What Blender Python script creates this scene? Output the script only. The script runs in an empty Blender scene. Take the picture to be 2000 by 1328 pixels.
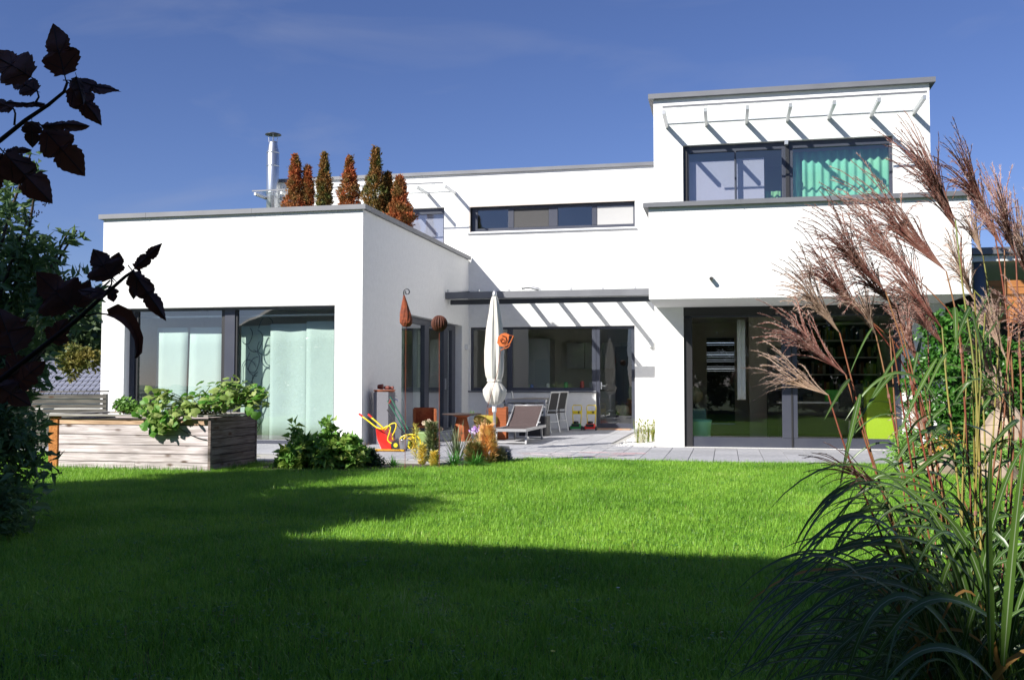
import bpy, bmesh, math, random
import numpy as np
from mathutils import Vector, Matrix
random.seed(7); rng = np.random.default_rng(7)
S = bpy.context.scene
COL = S.collection
# ------------------------------------------------------------------ camera
CAM = np.array([6.1724, -16.1531, 1.0653]); YAW, PITCH, ROLL, FPX = -.2140, .0449, .0007, 1925.57
fw = np.array([math.sin(YAW)*math.cos(PITCH), math.cos(YAW)*math.cos(PITCH), math.sin(PITCH)])
rt = np.cross(fw, [0, 0, 1]); rt /= np.linalg.norm(rt); up = np.cross(rt, fw)
rt, up = rt*math.cos(ROLL)+up*math.sin(ROLL), -rt*math.sin(ROLL)+up*math.cos(ROLL)
cd = bpy.data.cameras.new('camera'); cam = bpy.data.objects.new('camera', cd); COL.objects.link(cam)
cam.matrix_world = Matrix(((rt[0], up[0], -fw[0], CAM[0]), (rt[1], up[1], -fw[1], CAM[1]), (rt[2], up[2], -fw[2], CAM[2]), (0, 0, 0, 1)))
cd.sensor_width = 36; cd.lens = FPX/2000*36; cd.clip_start = .05; cd.clip_end = 4000
S.camera = cam
# ------------------------------------------------------------------ world, sun, exposure
SUN = np.array([.74, 1.0, -.85]); SUN /= np.linalg.norm(SUN)
el = math.asin(-SUN[2]); az = math.atan2(-SUN[0], -SUN[1])
W = bpy.data.worlds.new('World'); S.world = W; W.use_nodes = True
nt = W.node_tree; nt.nodes.clear()
sky = nt.nodes.new('ShaderNodeTexSky'); sky.sky_type = 'NISHITA'; sky.sun_disc = False
sky.sun_elevation = el; sky.sun_rotation = az; sky.altitude = 400; sky.air_density = 1.0; sky.dust_density = .25; sky.ozone_density = 3.0
tint = nt.nodes.new('ShaderNodeMix'); tint.data_type = 'RGBA'; tint.blend_type = 'MULTIPLY'; tint.inputs[0].default_value = 1
tint.inputs[7].default_value = (.475, .495, .70, 1)
# faint streaks of high cirrus
tc = nt.nodes.new('ShaderNodeTexCoord'); mp = nt.nodes.new('ShaderNodeMapping'); mp.inputs['Scale'].default_value = (1.5, 5, 9); mp.inputs['Rotation'].default_value = (.1, .35, .3)
nz = nt.nodes.new('ShaderNodeTexNoise'); nz.inputs['Scale'].default_value = 1.6; nz.inputs['Detail'].default_value = 6; nz.inputs['Distortion'].default_value = .6
rp = nt.nodes.new('ShaderNodeMapRange'); rp.inputs[1].default_value = .52; rp.inputs[2].default_value = .85; rp.inputs[3].default_value = 0; rp.inputs[4].default_value = .30
cl = nt.nodes.new('ShaderNodeMix'); cl.data_type = 'RGBA'; cl.inputs[7].default_value = (2.6, 2.8, 3.6, 1)
bg = nt.nodes.new('ShaderNodeBackground'); bg.inputs[1].default_value = .098
wo = nt.nodes.new('ShaderNodeOutputWorld'); L = nt.links.new
L(sky.outputs[0], tint.inputs[6]); L(tc.outputs['Generated'], mp.inputs[0]); L(mp.outputs[0], nz.inputs[0]); L(nz.outputs[0], rp.inputs[0])
L(rp.outputs[0], cl.inputs[0]); L(tint.outputs[2], cl.inputs[6]); L(cl.outputs[2], bg.inputs[0]); L(bg.outputs[0], wo.inputs[0])
sl = bpy.data.lights.new('sun', 'SUN'); sl.energy = 5.0; sl.angle = math.radians(.5); sl.color = (1, .955, .88)
so = bpy.data.objects.new('sun', sl); COL.objects.link(so); so.rotation_euler = Vector(SUN).to_track_quat('-Z', 'Y').to_euler(); so.location = (-20, -30, 30)
S.view_settings.view_transform = 'Standard'; S.view_settings.look = 'None'; S.view_settings.exposure = .66; S.view_settings.gamma = 1
S.view_settings.use_curve_mapping = False
S.render.engine = 'CYCLES'; S.cycles.transparent_max_bounces = 24; S.cycles.max_bounces = 10

# ------------------------------------------------------------------ helpers
def ray(u, v): return fw+(u-1000)/FPX*rt-(v-664)/FPX*up       # a direction seen in the photograph
def onY(u, v, Y): d = ray(u, v); return CAM+d*((Y-CAM[1])/d[1])
def onX(u, v, X): d = ray(u, v); return CAM+d*((X-CAM[0])/d[0])
def onZ(u, v, Z=0): d = ray(u, v); return CAM+d*((Z-CAM[2])/d[2])
def atD(u, v, D): return CAM+ray(u, v)*D
OFF = {}
class MB:
    def __init__(s): s.v = []; s.f = []
    def quad(s, a, b, c, d): n = len(s.v); s.v += [a, b, c, d]; s.f.append((n, n+1, n+2, n+3)); return s
    def poly(s, pts): n = len(s.v); s.v += list(pts); s.f.append(tuple(range(n, n+len(pts)))); return s
    def box(s, x0, y0, z0, x1, y1, z1):
        n = len(s.v); s.v += [(x, y, z) for z in (z0, z1) for y in (y0, y1) for x in (x0, x1)]
        for q in ((0, 2, 3, 1), (4, 5, 7, 6), (0, 1, 5, 4), (2, 6, 7, 3), (0, 4, 6, 2), (1, 3, 7, 5)): s.f.append(tuple(n+i for i in q))
        return s
    def bar(s, a, b, w, h, upv=(0, 0, 1), taper=1.0):            # box bar from a to b, width w (side) and height h
        a = np.array(a, float); b = np.array(b, float); d = b-a; d /= np.linalg.norm(d)
        sd = np.cross(d, upv); ln = np.linalg.norm(sd)
        if ln < 1e-4: sd = np.cross(d, (0, 1, 0)); ln = np.linalg.norm(sd)
        sd /= ln; u2 = np.cross(sd, d); n = len(s.v)
        for P, t in ((a, 1), (b, taper)):
            for i, j in ((-1, -1), (1, -1), (1, 1), (-1, 1)): s.v.append(tuple(P+sd*i*w/2*t+u2*j*h/2*t))
        s.f += [(n, n+1, n+2, n+3), (n+7, n+6, n+5, n+4)]+[(n+i, n+4+i, n+4+(i+1) % 4, n+(i+1) % 4) for i in range(4)]
        return s
    def tube(s, pts, r, n=8, cap=True):
        pts = [np.array(q, float) for q in pts]; k = len(pts); rs = r if isinstance(r, (list, tuple, np.ndarray)) else [r]*k
        b0 = len(s.v); ref = None
        for i, q in enumerate(pts):
            d = pts[min(i+1, k-1)]-pts[max(i-1, 0)]; d /= (np.linalg.norm(d)+1e-12)
            if ref is None:
                ref = np.cross(d, (0, 0, 1));
                if np.linalg.norm(ref) < .05: ref = np.cross(d, (0, 1, 0))
            ref = ref-d*(ref@d); ref /= (np.linalg.norm(ref)+1e-12); w = np.cross(d, ref)
            for j in range(n):
                a = 2*math.pi*j/n; s.v.append(tuple(q+rs[i]*(ref*math.cos(a)+w*math.sin(a))))
        for i in range(k-1):
            for j in range(n): s.f.append((b0+i*n+j, b0+i*n+(j+1) % n, b0+(i+1)*n+(j+1) % n, b0+(i+1)*n+j))
        if cap: s.f.append(tuple(b0+j for j in range(n))[::-1]); s.f.append(tuple(b0+(k-1)*n+j for j in range(n)))
        return s
    def lathe(s, prof, c, n=20, squash=None, fn=None):           # prof: (r, z) list
        b0 = len(s.v); k = len(prof)
        for i, (r, z) in enumerate(prof):
            for j in range(n):
                a = 2*math.pi*j/n; rr = r*(fn(a, z) if fn else 1)
                s.v.append((c[0]+rr*math.cos(a), c[1]+rr*math.sin(a)*(squash or 1), c[2]+z))
        for i in range(k-1):
            for j in range(n): s.f.append((b0+i*n+j, b0+i*n+(j+1) % n, b0+(i+1)*n+(j+1) % n, b0+(i+1)*n+j))
        s.f.append(tuple(b0+j for j in range(n))[::-1]); s.f.append(tuple(b0+(k-1)*n+j for j in range(n)))
        return s
    def wall(s, ax, p0, p1, a0, a1, z0, z1, holes=()):           # ax 'Y': slab between Y=p0..p1 spanning X a0..a1 ; 'X' likewise
        A = sorted(set([a0, a1]+[min(max(h[i], a0), a1) for h in holes for i in (0, 1)])); Z = sorted(set([z0, z1]+[min(max(h[i], z0), z1) for h in holes for i in (2, 3)]))
        na, nz_ = len(A)-1, len(Z)-1
        def full(i, j):
            if not (0 <= i < na and 0 <= j < nz_): return False
            ca, cz = (A[i]+A[i+1])/2, (Z[j]+Z[j+1])/2
            return not any(h[0] < ca < h[1] and h[2] < cz < h[3] for h in holes)
        def P(a, p, z): return (a, p, z) if ax == 'Y' else (p, a, z)
        for i in range(na):
            for j in range(nz_):
                if not full(i, j): continue
                x0, x1, u0, u1 = A[i], A[i+1], Z[j], Z[j+1]
                s.quad(P(x0, p0, u0), P(x1, p0, u0), P(x1, p0, u1), P(x0, p0, u1)); s.quad(P(x0, p1, u0), P(x0, p1, u1), P(x1, p1, u1), P(x1, p1, u0))
                if not full(i-1, j): s.quad(P(x0, p0, u0), P(x0, p0, u1), P(x0, p1, u1), P(x0, p1, u0))
                if not full(i+1, j): s.quad(P(x1, p0, u0), P(x1, p1, u0), P(x1, p1, u1), P(x1, p0, u1))
                if not full(i, j-1): s.quad(P(x0, p0, u0), P(x0, p1, u0), P(x1, p1, u0), P(x1, p0, u0))
                if not full(i, j+1): s.quad(P(x0, p0, u1), P(x1, p0, u1), P(x1, p1, u1), P(x0, p1, u1))
        return s
def tag(o, label=None, cat=None, group=None, kind=None):
    if label: o['label'] = label
    if cat: o['category'] = cat
    if group: o['group'] = group
    if kind: o['kind'] = kind
    return o
def thing(name, loc, label, cat, group=None):
    o = bpy.data.objects.new(name, None); COL.objects.link(o); o.location = loc; o.empty_display_size = .1
    OFF[o.name] = np.array(loc, float); return tag(o, label, cat, group)
def mesh_obj(name, V, F, m, parent=None, loc=None, smooth=False, bevel=0, normals=True, uv=None):
    V = np.array(V, float)
    off = OFF[parent.name] if parent else np.array(loc if loc is not None else (0, 0, 0), float)
    me = bpy.data.meshes.new(name); me.from_pydata((V-off).tolist(), [], F if isinstance(F, list) else F.tolist())
    if normals and len(F) < 60000:
        bm = bmesh.new(); bm.from_mesh(me); bmesh.ops.recalc_face_normals(bm, faces=bm.faces[:]); bm.to_mesh(me); bm.free()
    if smooth: me.polygons.foreach_set('use_smooth', [True]*len(me.polygons))
    o = bpy.data.objects.new(name, me); COL.objects.link(o)
    if parent: o.parent = parent
    else: o.location = off
    OFF[o.name] = off
    me.materials.append(m)
    if bevel:
        b = o.modifiers.new('bevel', 'BEVEL'); b.width = bevel; b.segments = 2; b.limit_method = 'ANGLE'
    return o
def part(name, mb, m, parent=None, **k): return mesh_obj(name, mb.v, mb.f, m, parent, **k)
def solo(name, mb, m, loc, label, cat, group=None, **k): return tag(mesh_obj(name, mb.v, mb.f, m, None, loc, **k), label, cat, group)
def struct(name, mb, m, **k): return tag(mesh_obj(name, mb.v, mb.f, m, None, **k), kind='structure')
def kids(o): return [c for c in bpy.data.objects if c.parent == o]
def copy_tree(o, loc=None, rz=None, label=None, parent=None, scale=None):
    c = o.copy(); COL.objects.link(c); c.parent = parent
    if loc is not None: c.location = loc
    if rz is not None: c.rotation_euler = (0, 0, rz)
    if scale is not None: c.scale = scale
    if label: c['label'] = label
    for ch in kids(o): copy_tree(ch, parent=c)
    return c

# ------------------------------------------------------------------ materials
def mat(name, c, rough=.6, metal=0, c2=None, ns=8, nd=5, bump=0, bs=40, spec=.5, trans=0, stretch=None, contrast=(.35, .65), objrand=0, emit=None):
    m = bpy.data.materials.new(name); m.use_nodes = True; t = m.node_tree; N = t.nodes; N.clear(); K = t.links.new
    out = N.new('ShaderNodeOutputMaterial'); b = N.new('ShaderNodeBsdfPrincipled'); b.inputs['Roughness'].default_value = rough; b.inputs['Metallic'].default_value = metal
    b.inputs['Specular IOR Level'].default_value = spec
    col = None; co = N.new('ShaderNodeTexCoord')
    mpn = N.new('ShaderNodeMapping'); K(co.outputs['Object'], mpn.inputs[0])
    if stretch: mpn.inputs['Scale'].default_value = stretch
    rgb = N.new('ShaderNodeRGB'); rgb.outputs[0].default_value = (*c, 1); col = rgb.outputs[0]
    if c2:
        n = N.new('ShaderNodeTexNoise'); n.inputs['Scale'].default_value = ns; n.inputs['Detail'].default_value = nd; K(mpn.outputs[0], n.inputs[0])
        r = N.new('ShaderNodeMapRange'); r.inputs[1].default_value = contrast[0]; r.inputs[2].default_value = contrast[1]; K(n.outputs[0], r.inputs[0])
        x = N.new('ShaderNodeMix'); x.data_type = 'RGBA'; x.inputs[6].default_value = (*c, 1); x.inputs[7].default_value = (*c2, 1); K(r.outputs[0], x.inputs[0]); col = x.outputs[2]
    if objrand:
        oi = N.new('ShaderNodeObjectInfo'); r2 = N.new('ShaderNodeMapRange'); r2.inputs[3].default_value = 1-objrand; r2.inputs[4].default_value = 1+objrand; K(oi.outputs['Random'], r2.inputs[0])
        h = N.new('ShaderNodeHueSaturation'); K(r2.outputs[0], h.inputs['Value']); K(col, h.inputs['Color']); col = h.outputs[0]
    K(col, b.inputs['Base Color'])
    if bump:
        n2 = N.new('ShaderNodeTexNoise'); n2.inputs['Scale'].default_value = bs; n2.inputs['Detail'].default_value = 6; K(mpn.outputs[0], n2.inputs[0])
        bp = N.new('ShaderNodeBump'); bp.inputs['Strength'].default_value = bump; bp.inputs['Distance'].default_value = .01; K(n2.outputs[0], bp.inputs['Height']); K(bp.outputs[0], b.inputs['Normal'])
    if emit: b.inputs['Emission Color'].default_value = (*c, 1); b.inputs['Emission Strength'].default_value = emit
    last = b.outputs[0]
    if trans:
        tr = N.new('ShaderNodeBsdfTranslucent'); K(col, tr.inputs[0]); mx = N.new('ShaderNodeMixShader'); mx.inputs[0].default_value = trans; K(b.outputs[0], mx.inputs[1]); K(tr.outputs[0], mx.inputs[2]); last = mx.outputs[0]
    K(last, out.inputs[0]); return m
def glassmat(name, tintc=(.86, .92, .9), k=1.5, add=.01):
    m = bpy.data.materials.new(name); m.use_nodes = True; t = m.node_tree; N = t.nodes; N.clear(); K = t.links.new
    out = N.new('ShaderNodeOutputMaterial'); tr = N.new('ShaderNodeBsdfTransparent'); tr.inputs[0].default_value = (*tintc, 1)
    gl = N.new('ShaderNodeBsdfGlossy'); gl.inputs['Roughness'].default_value = 0.0; gl.inputs[0].default_value = (1, 1, 1, 1)
    fr = N.new('ShaderNodeFresnel'); fr.inputs[0].default_value = 1.5
    geo = N.new('ShaderNodeNewGeometry'); ma = N.new('ShaderNodeMath'); ma.operation = 'MULTIPLY_ADD'; ma.inputs[1].default_value = k; ma.inputs[2].default_value = add; ma.use_clamp = True
    # slight waviness of float glass
    n = N.new('ShaderNodeTexNoise'); n.inputs['Scale'].default_value = 1.1; co = N.new('ShaderNodeTexCoord'); K(co.outputs['Object'], n.inputs[0])
    bp = N.new('ShaderNodeBump'); bp.inputs['Strength'].default_value = .12; bp.inputs['Distance'].default_value = .01; K(n.outputs[0], bp.inputs['Height']); K(bp.outputs[0], gl.inputs['Normal'])
    fr2 = N.new('ShaderNodeFresnel'); fr2.inputs[0].default_value = 1/1.5; mxf = N.new('ShaderNodeMix'); K(geo.outputs['Backfacing'], mxf.inputs[0]); K(fr.outputs[0], mxf.inputs[2]); mxf.inputs[3].default_value = .0
    K(mxf.outputs[0], ma.inputs[0]); mx = N.new('ShaderNodeMixShader'); K(ma.outputs[0], mx.inputs[0]); K(tr.outputs[0], mx.inputs[1]); K(gl.outputs[0], mx.inputs[2]); K(mx.outputs[0], out.inputs[0]); return m
M = {}
M['stucco'] = mat('stucco', (.79, .79, .78), .9, c2=(.735, .735, .725), ns=10, nd=8, bump=.8, bs=45, contrast=(.3, .75), spec=.2)
M['plinth'] = mat('plinth', (.62, .61, .58), .9, bump=.4, bs=90)
M['fascia'] = mat('fascia_metal', (.15, .155, .17), .5, .3, c2=(.18, .185, .20), ns=2, spec=.5)
M['frame'] = mat('window_frame', (.045, .05, .072), .38, 0, c2=(.055, .06, .08), ns=3, spec=.5)
M['glass2'] = glassmat('clear_window_glass', (.97, .985, .975), k=2.5, add=.006)
M['glass'] = glassmat('window_glass', (.95, .98, .965), k=3.2, add=.012)
M['clearglass'] = glassmat('canopy_glass', (.97, .985, .98), 1.0, 0)
M['steel'] = mat('steel', (.62, .64, .66), .32, .9, c2=(.5, .52, .55), ns=20, stretch=(1, 1, .15), bump=.05)
M['alu'] = mat('aluminium', (.55, .56, .57), .4, .7)
M['inner'] = mat('interior_plaster', (.66, .61, .54), .9)
M['innerwhite'] = mat('interior_white', (.7, .69, .66), .9)
M['floor'] = mat('interior_floor', (.32, .22, .14), .4, c2=(.26, .17, .10), ns=5, stretch=(1, .1, 1))
M['paver'] = mat('paver_stone', (.37, .37, .39), .85, c2=(.30, .305, .33), ns=14, bump=.25, bs=60, objrand=.10)
M['joint'] = mat('joint_sand', (.38, .37, .35), .95)
M['gravel'] = mat('white_gravel', (.78, .77, .74), .9, c2=(.6, .58, .55), ns=60)
M['soil'] = mat('soil', (.05, .035, .025), .95, c2=(.09, .07, .05), ns=20, bump=.6, bs=30)
M['black'] = mat('black_plastic', (.02, .02, .022), .45)
M['white'] = mat('white_paint', (.78, .78, .77), .5)
M['dark'] = mat('dark_interior', (.03, .028, .026), .7)
# ================================================================== GROUND
def terrain(x, y):
    z = -.035*np.ones_like(x)
    dip = np.clip((y-14)/25, 0, 1)*np.clip((-x+0)/12, 0, 1); z = z-3.6*dip*dip*(3-2*dip)
    far = np.clip((y-90)/300, 0, 1); z = z+far*far*(3-2*far)*38*np.clip((-x-20)/160, 0, 1)+far*6
    return z
def gridmesh(xs, ys, fz):
    X, Y = np.meshgrid(xs, ys); Z = fz(X, Y); V = np.stack([X.ravel(), Y.ravel(), Z.ravel()], 1); nx = len(xs); F = []
    for j in range(len(ys)-1):
        for i in range(nx-1): F.append((j*nx+i, j*nx+i+1, (j+1)*nx+i+1, (j+1)*nx+i))
    return V, F
gx = np.concatenate([np.linspace(-1500, -120, 16), np.linspace(-100, -15, 18), np.linspace(-12, 16, 15), np.linspace(20, 100, 9), np.linspace(140, 1500, 12)])
gy = np.concatenate([np.linspace(-400, -40, 8), np.linspace(-30, 14, 14), np.linspace(16, 90, 26), np.linspace(100, 460, 28), np.linspace(560, 2000, 8)])
V, F = gridmesh(gx, gy, terrain)
M['ground'] = mat('ground_turf', (.03, .075, .012), .95, c2=(.05, .085, .02), ns=.6, bump=.3, bs=20)
tag(mesh_obj('ground', V, F, M['ground'], smooth=True), kind='structure')

# terrace: bedding sheet + pavers
terr = MB().box(-5.1, -2.22, -.03, 10.3, 1.0, -.004).box(.0, 1.0, -.03, 4.97, 7.2, -.004).box(-.6, -3.3, -.03, 2.5, -2.22, -.004)
terr = mesh_obj('terrace', terr.v, terr.f, M['joint']); tag(terr, kind='structure')
pw, pd, gp = .345, .69, .008
pm = MB().box(0, 0, -.002, pw-gp, pd-gp, .018)
p0 = mesh_obj('paver', pm.v, pm.f, M['paver'], terr, bevel=.003)
first = True
def put_paver(x, y):
    global first
    o = p0 if first else p0.copy()
    if not first: COL.objects.link(o)
    o.parent = terr; o.location = (x, y, random.uniform(-.001, .0015)); first = False
for i in range(44):
    x = -5.05+i*pw
    if x > 10: break
    for j in range(5):
        y = -2.21+j*pd
        if y+pd > 1.02 and (x+pw > 4.9 or x < 0): continue
        if y+pd > -.01 and x < 0: continue
        put_paver(x, y)
for i in range(14):
    for j in range(9):
        x, y = .02+i*pw, 1.24+j*(pd*.96)
        if x > 4.0 and y < 5.6: continue
        put_paver(x, y)
for i in range(7): put_paver(.08+i*pw, -2.91)
# white gravel bed in front of the column of wall
gb = MB(); gb.box(4.36, .62, -.003, 4.965, 5.7, .012)
gravel = struct('gravel', gb, M['gravel'])
gs = MB()
for k in range(900):
    x, y = rng.uniform(4.3, 4.95), rng.uniform(.6, 5.7); r = rng.uniform(.008, .018)
    gs.lathe([(r*.6, 0), (r, r*.4), (r*.5, r*.9)], (x, y, .01), 5)
mesh_obj('pebble', gs.v, gs.f, M['gravel'], gravel, normals=False)['kind'] = 'stuff'
# flower bed soil
struct('flower_bed', MB().box(-.1, -4.7, -.05, 2.45, -3.3, -.012).box(2.45, -3.9, -.05, 3.3, -2.24, -.012), M['soil'])

# ================================================================== HOUSE
WL, WT, D, RX, RY, RT, UR = -5.094, 4.11, 7.224, 4.967, 1.022, 6.03, 9.489
BY, BX, BB, BT, BR, ML, MT = -.675, 5.0, 2.392, 3.83, 9.70, -5.135, 6.247
house = thing('house', (2, 3, 0), 'white plastered two-storey modern house with flat roofs and grey roof edges', 'house')
def P(name, mb, m, parent=house, **k): return part(name, mb, m, parent, **k)
sd0, sd1 = 2.13, 6.60
P('wall', MB().wall('Y', 0, .3, WL, 0, -.06, WT, [(-4.62, -.51, 0, 2.45)]), M['stucco'])
P('wall', MB().wall('X', -.3, 0, .3, D, -.06, WT, [(sd0, sd1, 0, 2.46)]), M['stucco'])
P('wall', MB().wall('X', WL, WL+.3, .3, D, -.06, WT), M['stucco'])
P('wall', MB().wall('Y', D, D+.3, ML, RX+.3, -.06, MT, [(.037, 3.13, .91, 2.458), (3.13, 4.062, .0, 2.458), (.04, 4.08, 4.81, 5.42), (-4.1, -.63, 4.25, 5.45)]), M['stucco'])
P('wall', MB().wall('X', ML, ML+.3, D+.3, 13, -.06, MT), M['stucco'])
P('wall', MB().wall('Y', RY, RY+.3, RX, BR-.03, -.06, BB, [(5.46, 8.99, 0, BB-.0001)]), M['stucco'])
P('wall', MB().wall('Y', RY, RY+.3, RX, UR, BB, RT, [(5.47, 8.91, 2.75, 5.2)]), M['stucco'])
P('wall', MB().wall('X', UR-.3, UR, RY+.3, 13, BB, RT), M['stucco'])
P('wall', MB().wall('X', BR-.33, BR-.03, RY+.3, 13, -.06, BB), M['stucco'])
P('wall', MB().wall('X', RX, RX+.3, RY+.3, 13, -.06, RT, [(9, 11, .3, 2.2)]), M['stucco'])
P('wall', MB().wall('Y', 13, 13.3, ML, UR, -.06, MT, [(5.6, 9.0, .2, 2.3), (0.5, 4.0, .8, 2.3)]), M['stucco'])
P('balcony_wall', MB().wall('Y', BY, BY+.2, BX, BR, BB, BT).wall('X', BX, BX+.2, BY+.2, RY, BB, BT).wall('X', BR-.2, BR, BY+.2, RY, BB, BT), M['stucco'])
P('balcony_floor', MB().box(BX+.2, BY+.2, BB, BR-.2, RY, BB+.25), M['stucco'])
P('plinth', MB().box(WL-.01, -.03, -.06, .01, -.003, .0), M['plinth'])
# roofs
P('roof', MB().box(WL+.3, .3, 3.62, -.3, D, 3.92), M['plinth'])
P('roof', MB().box(ML+.3, D+.3, 5.8, RX, 13, 6.1).box(RX+.3, RY+.3, 5.6, UR-.3, 13, 5.9), M['plinth'])
def fascia(x0, y0, x1, y1, z, h=.085, o=.065, w=.34, sides='FLRB'):
    """sheet-metal capping round a flat roof: U profile on each parapet, mitred at the corners"""
    mb = MB(); a = dict(F=((x0-o, y0-o), (x1+o, y0-o), (x1-w, y0+w), (x0+w, y0+w)), B=((x1+o, y1+o), (x0-o, y1+o), (x0+w, y1-w), (x1-w, y1-w)),
             L=((x0-o, y1+o), (x0-o, y0-o), (x0+w, y0+w), (x0+w, y1-w)), R=((x1+o, y0-o), (x1+o, y1+o), (x1-w, y1-w), (x1-w, y0+w)))
    for s_ in sides:
        q = a[s_]; n = len(mb.v); mb.v += [(*t, z) for t in q]+[(q[0][0], q[0][1], z+h), (q[1][0], q[1][1], z+h), (q[2][0], q[2][1], z+h-.03), (q[3][0], q[3][1], z+h-.03)]
        for f in ((0, 1, 5, 4), (4, 5, 6, 7), (2, 3, 7, 6), (3, 2, 1, 0), (0, 4, 7, 3), (1, 2, 6, 5)): mb.f.append(tuple(n+i for i in f))
    return mb
P('roof_edge', fascia(WL, 0, 0, D-.09, WT, sides='FLR'), M['fascia'])
P('roof_edge', fascia(ML, D, RX, 13, MT, sides='FL'), M['fascia'])
P('roof_edge', fascia(RX, RY, UR, 13, RT, o=.085, sides='FLR'), M['fascia'])
P('roof_edge', fascia(BX, BY, BR, RY-.09, BT, h=.07, o=.08, w=.24, sides='FLR'), M['fascia'])
for x in (-4.2, -2.1): P('seam', MB().box(x, -.068, WT-.002, x+.012, .2, WT+.088), M['fascia'])
for x in (6.4, 8.1): P('seam', MB().box(x, BY-.083, BT-.002, x+.012, BY+.1, BT+.073), M['fascia'])

# windows -------------------------------------------------------------------
def pane(fr, x0, x1, z0, z1, y, ax='Y', m='glass'):
    mb = MB()
    if ax == 'Y': mb.box(x0, y-.008, z0, x1, y+.008, z1)
    else: mb.box(y-.008, x0, z0, y+.008, x1, z1)
    return part('pane', mb, M[m], fr)
def frame_bars(x0, x1, z0, z1, y0, y1, fw_=.06, top=.05, bot=.08, mull=(), ax='Y', left=None, right=None):
    mb = MB(); l = left or fw_; r = right or fw_
    def B(a0, a1, zz0, zz1, d=0):
        if ax == 'Y': mb.box(a0, y0+d, zz0, a1, y1, zz1)
        else: mb.box(y0, a0, zz0, y1-d, a1, zz1)
    B(x0, x0+l, z0, z1); B(x1-r, x1, z0, z1); B(x0+l, x1-r, z1-top, z1); B(x0+l, x1-r, z0, z0+bot)
    for a, b in mull: B(a, b, z0+bot, z1-top, -.006)
    return mb
F_ = M['frame']
# wing window
w = P('window', frame_bars(-4.62, -.51, 0, 2.45, .17, .27, .05, .045, .075, [(-2.70, -2.50)], left=.10, right=.08), F_, bevel=.004)
pane(w, -4.52, -2.70, .075, 2.405, .225); pane(w, -2.50, -.59, .075, 2.405, .225)
part('handle', MB().box(-2.56, .13, 1.16, -2.53, .165, 1.19).bar((-2.545, .135, 1.18), (-2.545, .135, 1.02), .02, .015), M['black'], w)
for xa, xb in ((-4.52, -4.46), (-2.77, -2.70), (-2.50, -2.46)): part('sash', MB().box(xa, .185, .075, xb, .26, 2.405), M['black'], w)
P('window_sill', MB().box(-4.60, -.05, -.045, -.53, .17, -.003), M['alu'])
# sliding door in the side wall of the wing (runs along Y)
w = P('sliding_door', frame_bars(sd0, sd1, 0, 2.46, -.26, -.16, .05, .13, .06, [(4.13, 4.45), (5.6, 5.95)], ax='X', left=.05, right=.3), F_, bevel=.004)
pane(w, sd0+.05, 4.13, .06, 2.33, -.21, 'X'); pane(w, 4.45, 5.6, .06, 2.33, -.21, 'X'); pane(w, 5.95, sd1-.3, .06, 2.33, -.21, 'X')
part('handle', MB().box(-.155, 5.68, .95, -.13, 5.72, 1.2), M['alu'], w)
# patio window and door
w = P('window', frame_bars(.037, 3.13, .91, 2.458, D+.1, D+.19, .05, .05, .075, [(.95, 1.08)], right=.10), F_, bevel=.004)
pane(w, .09, .95, .985, 2.408, D+.145); pane(w, 1.08, 3.03, .985, 2.408, D+.145)
P('window_sill', MB().box(.0, D-.04, .875, 3.16, D+.1, .905), M['frame'])
w = P('glass_door', frame_bars(3.135, 4.062, 0, 2.458, D+.095, D+.19, .085, .07, .14), F_, bevel=.004)
pane(w, 3.22, 3.977, .14, 2.388, D+.145)
part('handle', MB().box(3.245, D+.05, 1.02, 3.265, D+.09, 1.05).bar((3.255, D+.055, 1.035), (3.36, D+.055, 1.035), .018, .018).box(3.24, D+.088, .95, 3.27, D+.095, 1.12), M['steel'], w)
# strip window upstairs
w = P('window', frame_bars(.04, 4.08, 4.81, 5.42, D+.12, D+.2, .15, .06, .09, [(.965, 1.11), (1.98, 2.2), (3.04, 3.16)], right=.05), F_, bevel=.004)
for a, b in ((.19, .965), (2.2, 3.04)): pane(w, a, b, 4.90, 5.36, D+.165)
for a, b in ((1.11, 1.98), (3.16, 4.03)): pane(w, a, b, 4.90, 5.36, D+.165)
M['screen'] = mat('insect_screen', (.07, .068, .07), .8, c2=(.05, .05, .05), ns=120)
M['paleblind'] = mat('pale_screen', (.42, .42, .42), .9, bump=.2, bs=200)
part('screen', MB().box(1.115, D+.128, 4.905, 1.975, D+.134, 5.355), M['screen'], w)
part('screen', MB().box(3.165, D+.128, 4.885, 4.03, D+.134, 5.33), M['paleblind'], w)
M['beige'] = mat('beige_trim', (.52, .47, .43), .6)
part('trim', MB().box(.005, D-.012, 4.78, .04, D+.12, 5.45).box(.04, D-.012, 5.42, 4.08, D+.12, 5.45), M['beige'], w)
P('window_sill', MB().box(-.03, D-.05, 4.755, 4.12, D+.12, 4.785), M['alu'])
# window behind the roof shrubs
w = P('window', frame_bars(-4.1, -.63, 4.25, 5.45, D+.1, D+.19, .05, .14, .07, [(-2.45, -2.3)]), F_)
pane(w, -4.05, -2.45, 4.32, 5.31, D+.145); pane(w, -2.3, -.68, 4.32, 5.31, D+.145)
M['lilac'] = mat('lilac_blind', (.40, .37, .48), .9, c2=(.36, .33, .44), ns=60, bump=.25, bs=120)
part('blind', MB().box(-4.03, D+.22, 4.3, -.7, D+.226, 5.38), M['lilac'], w)
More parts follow.
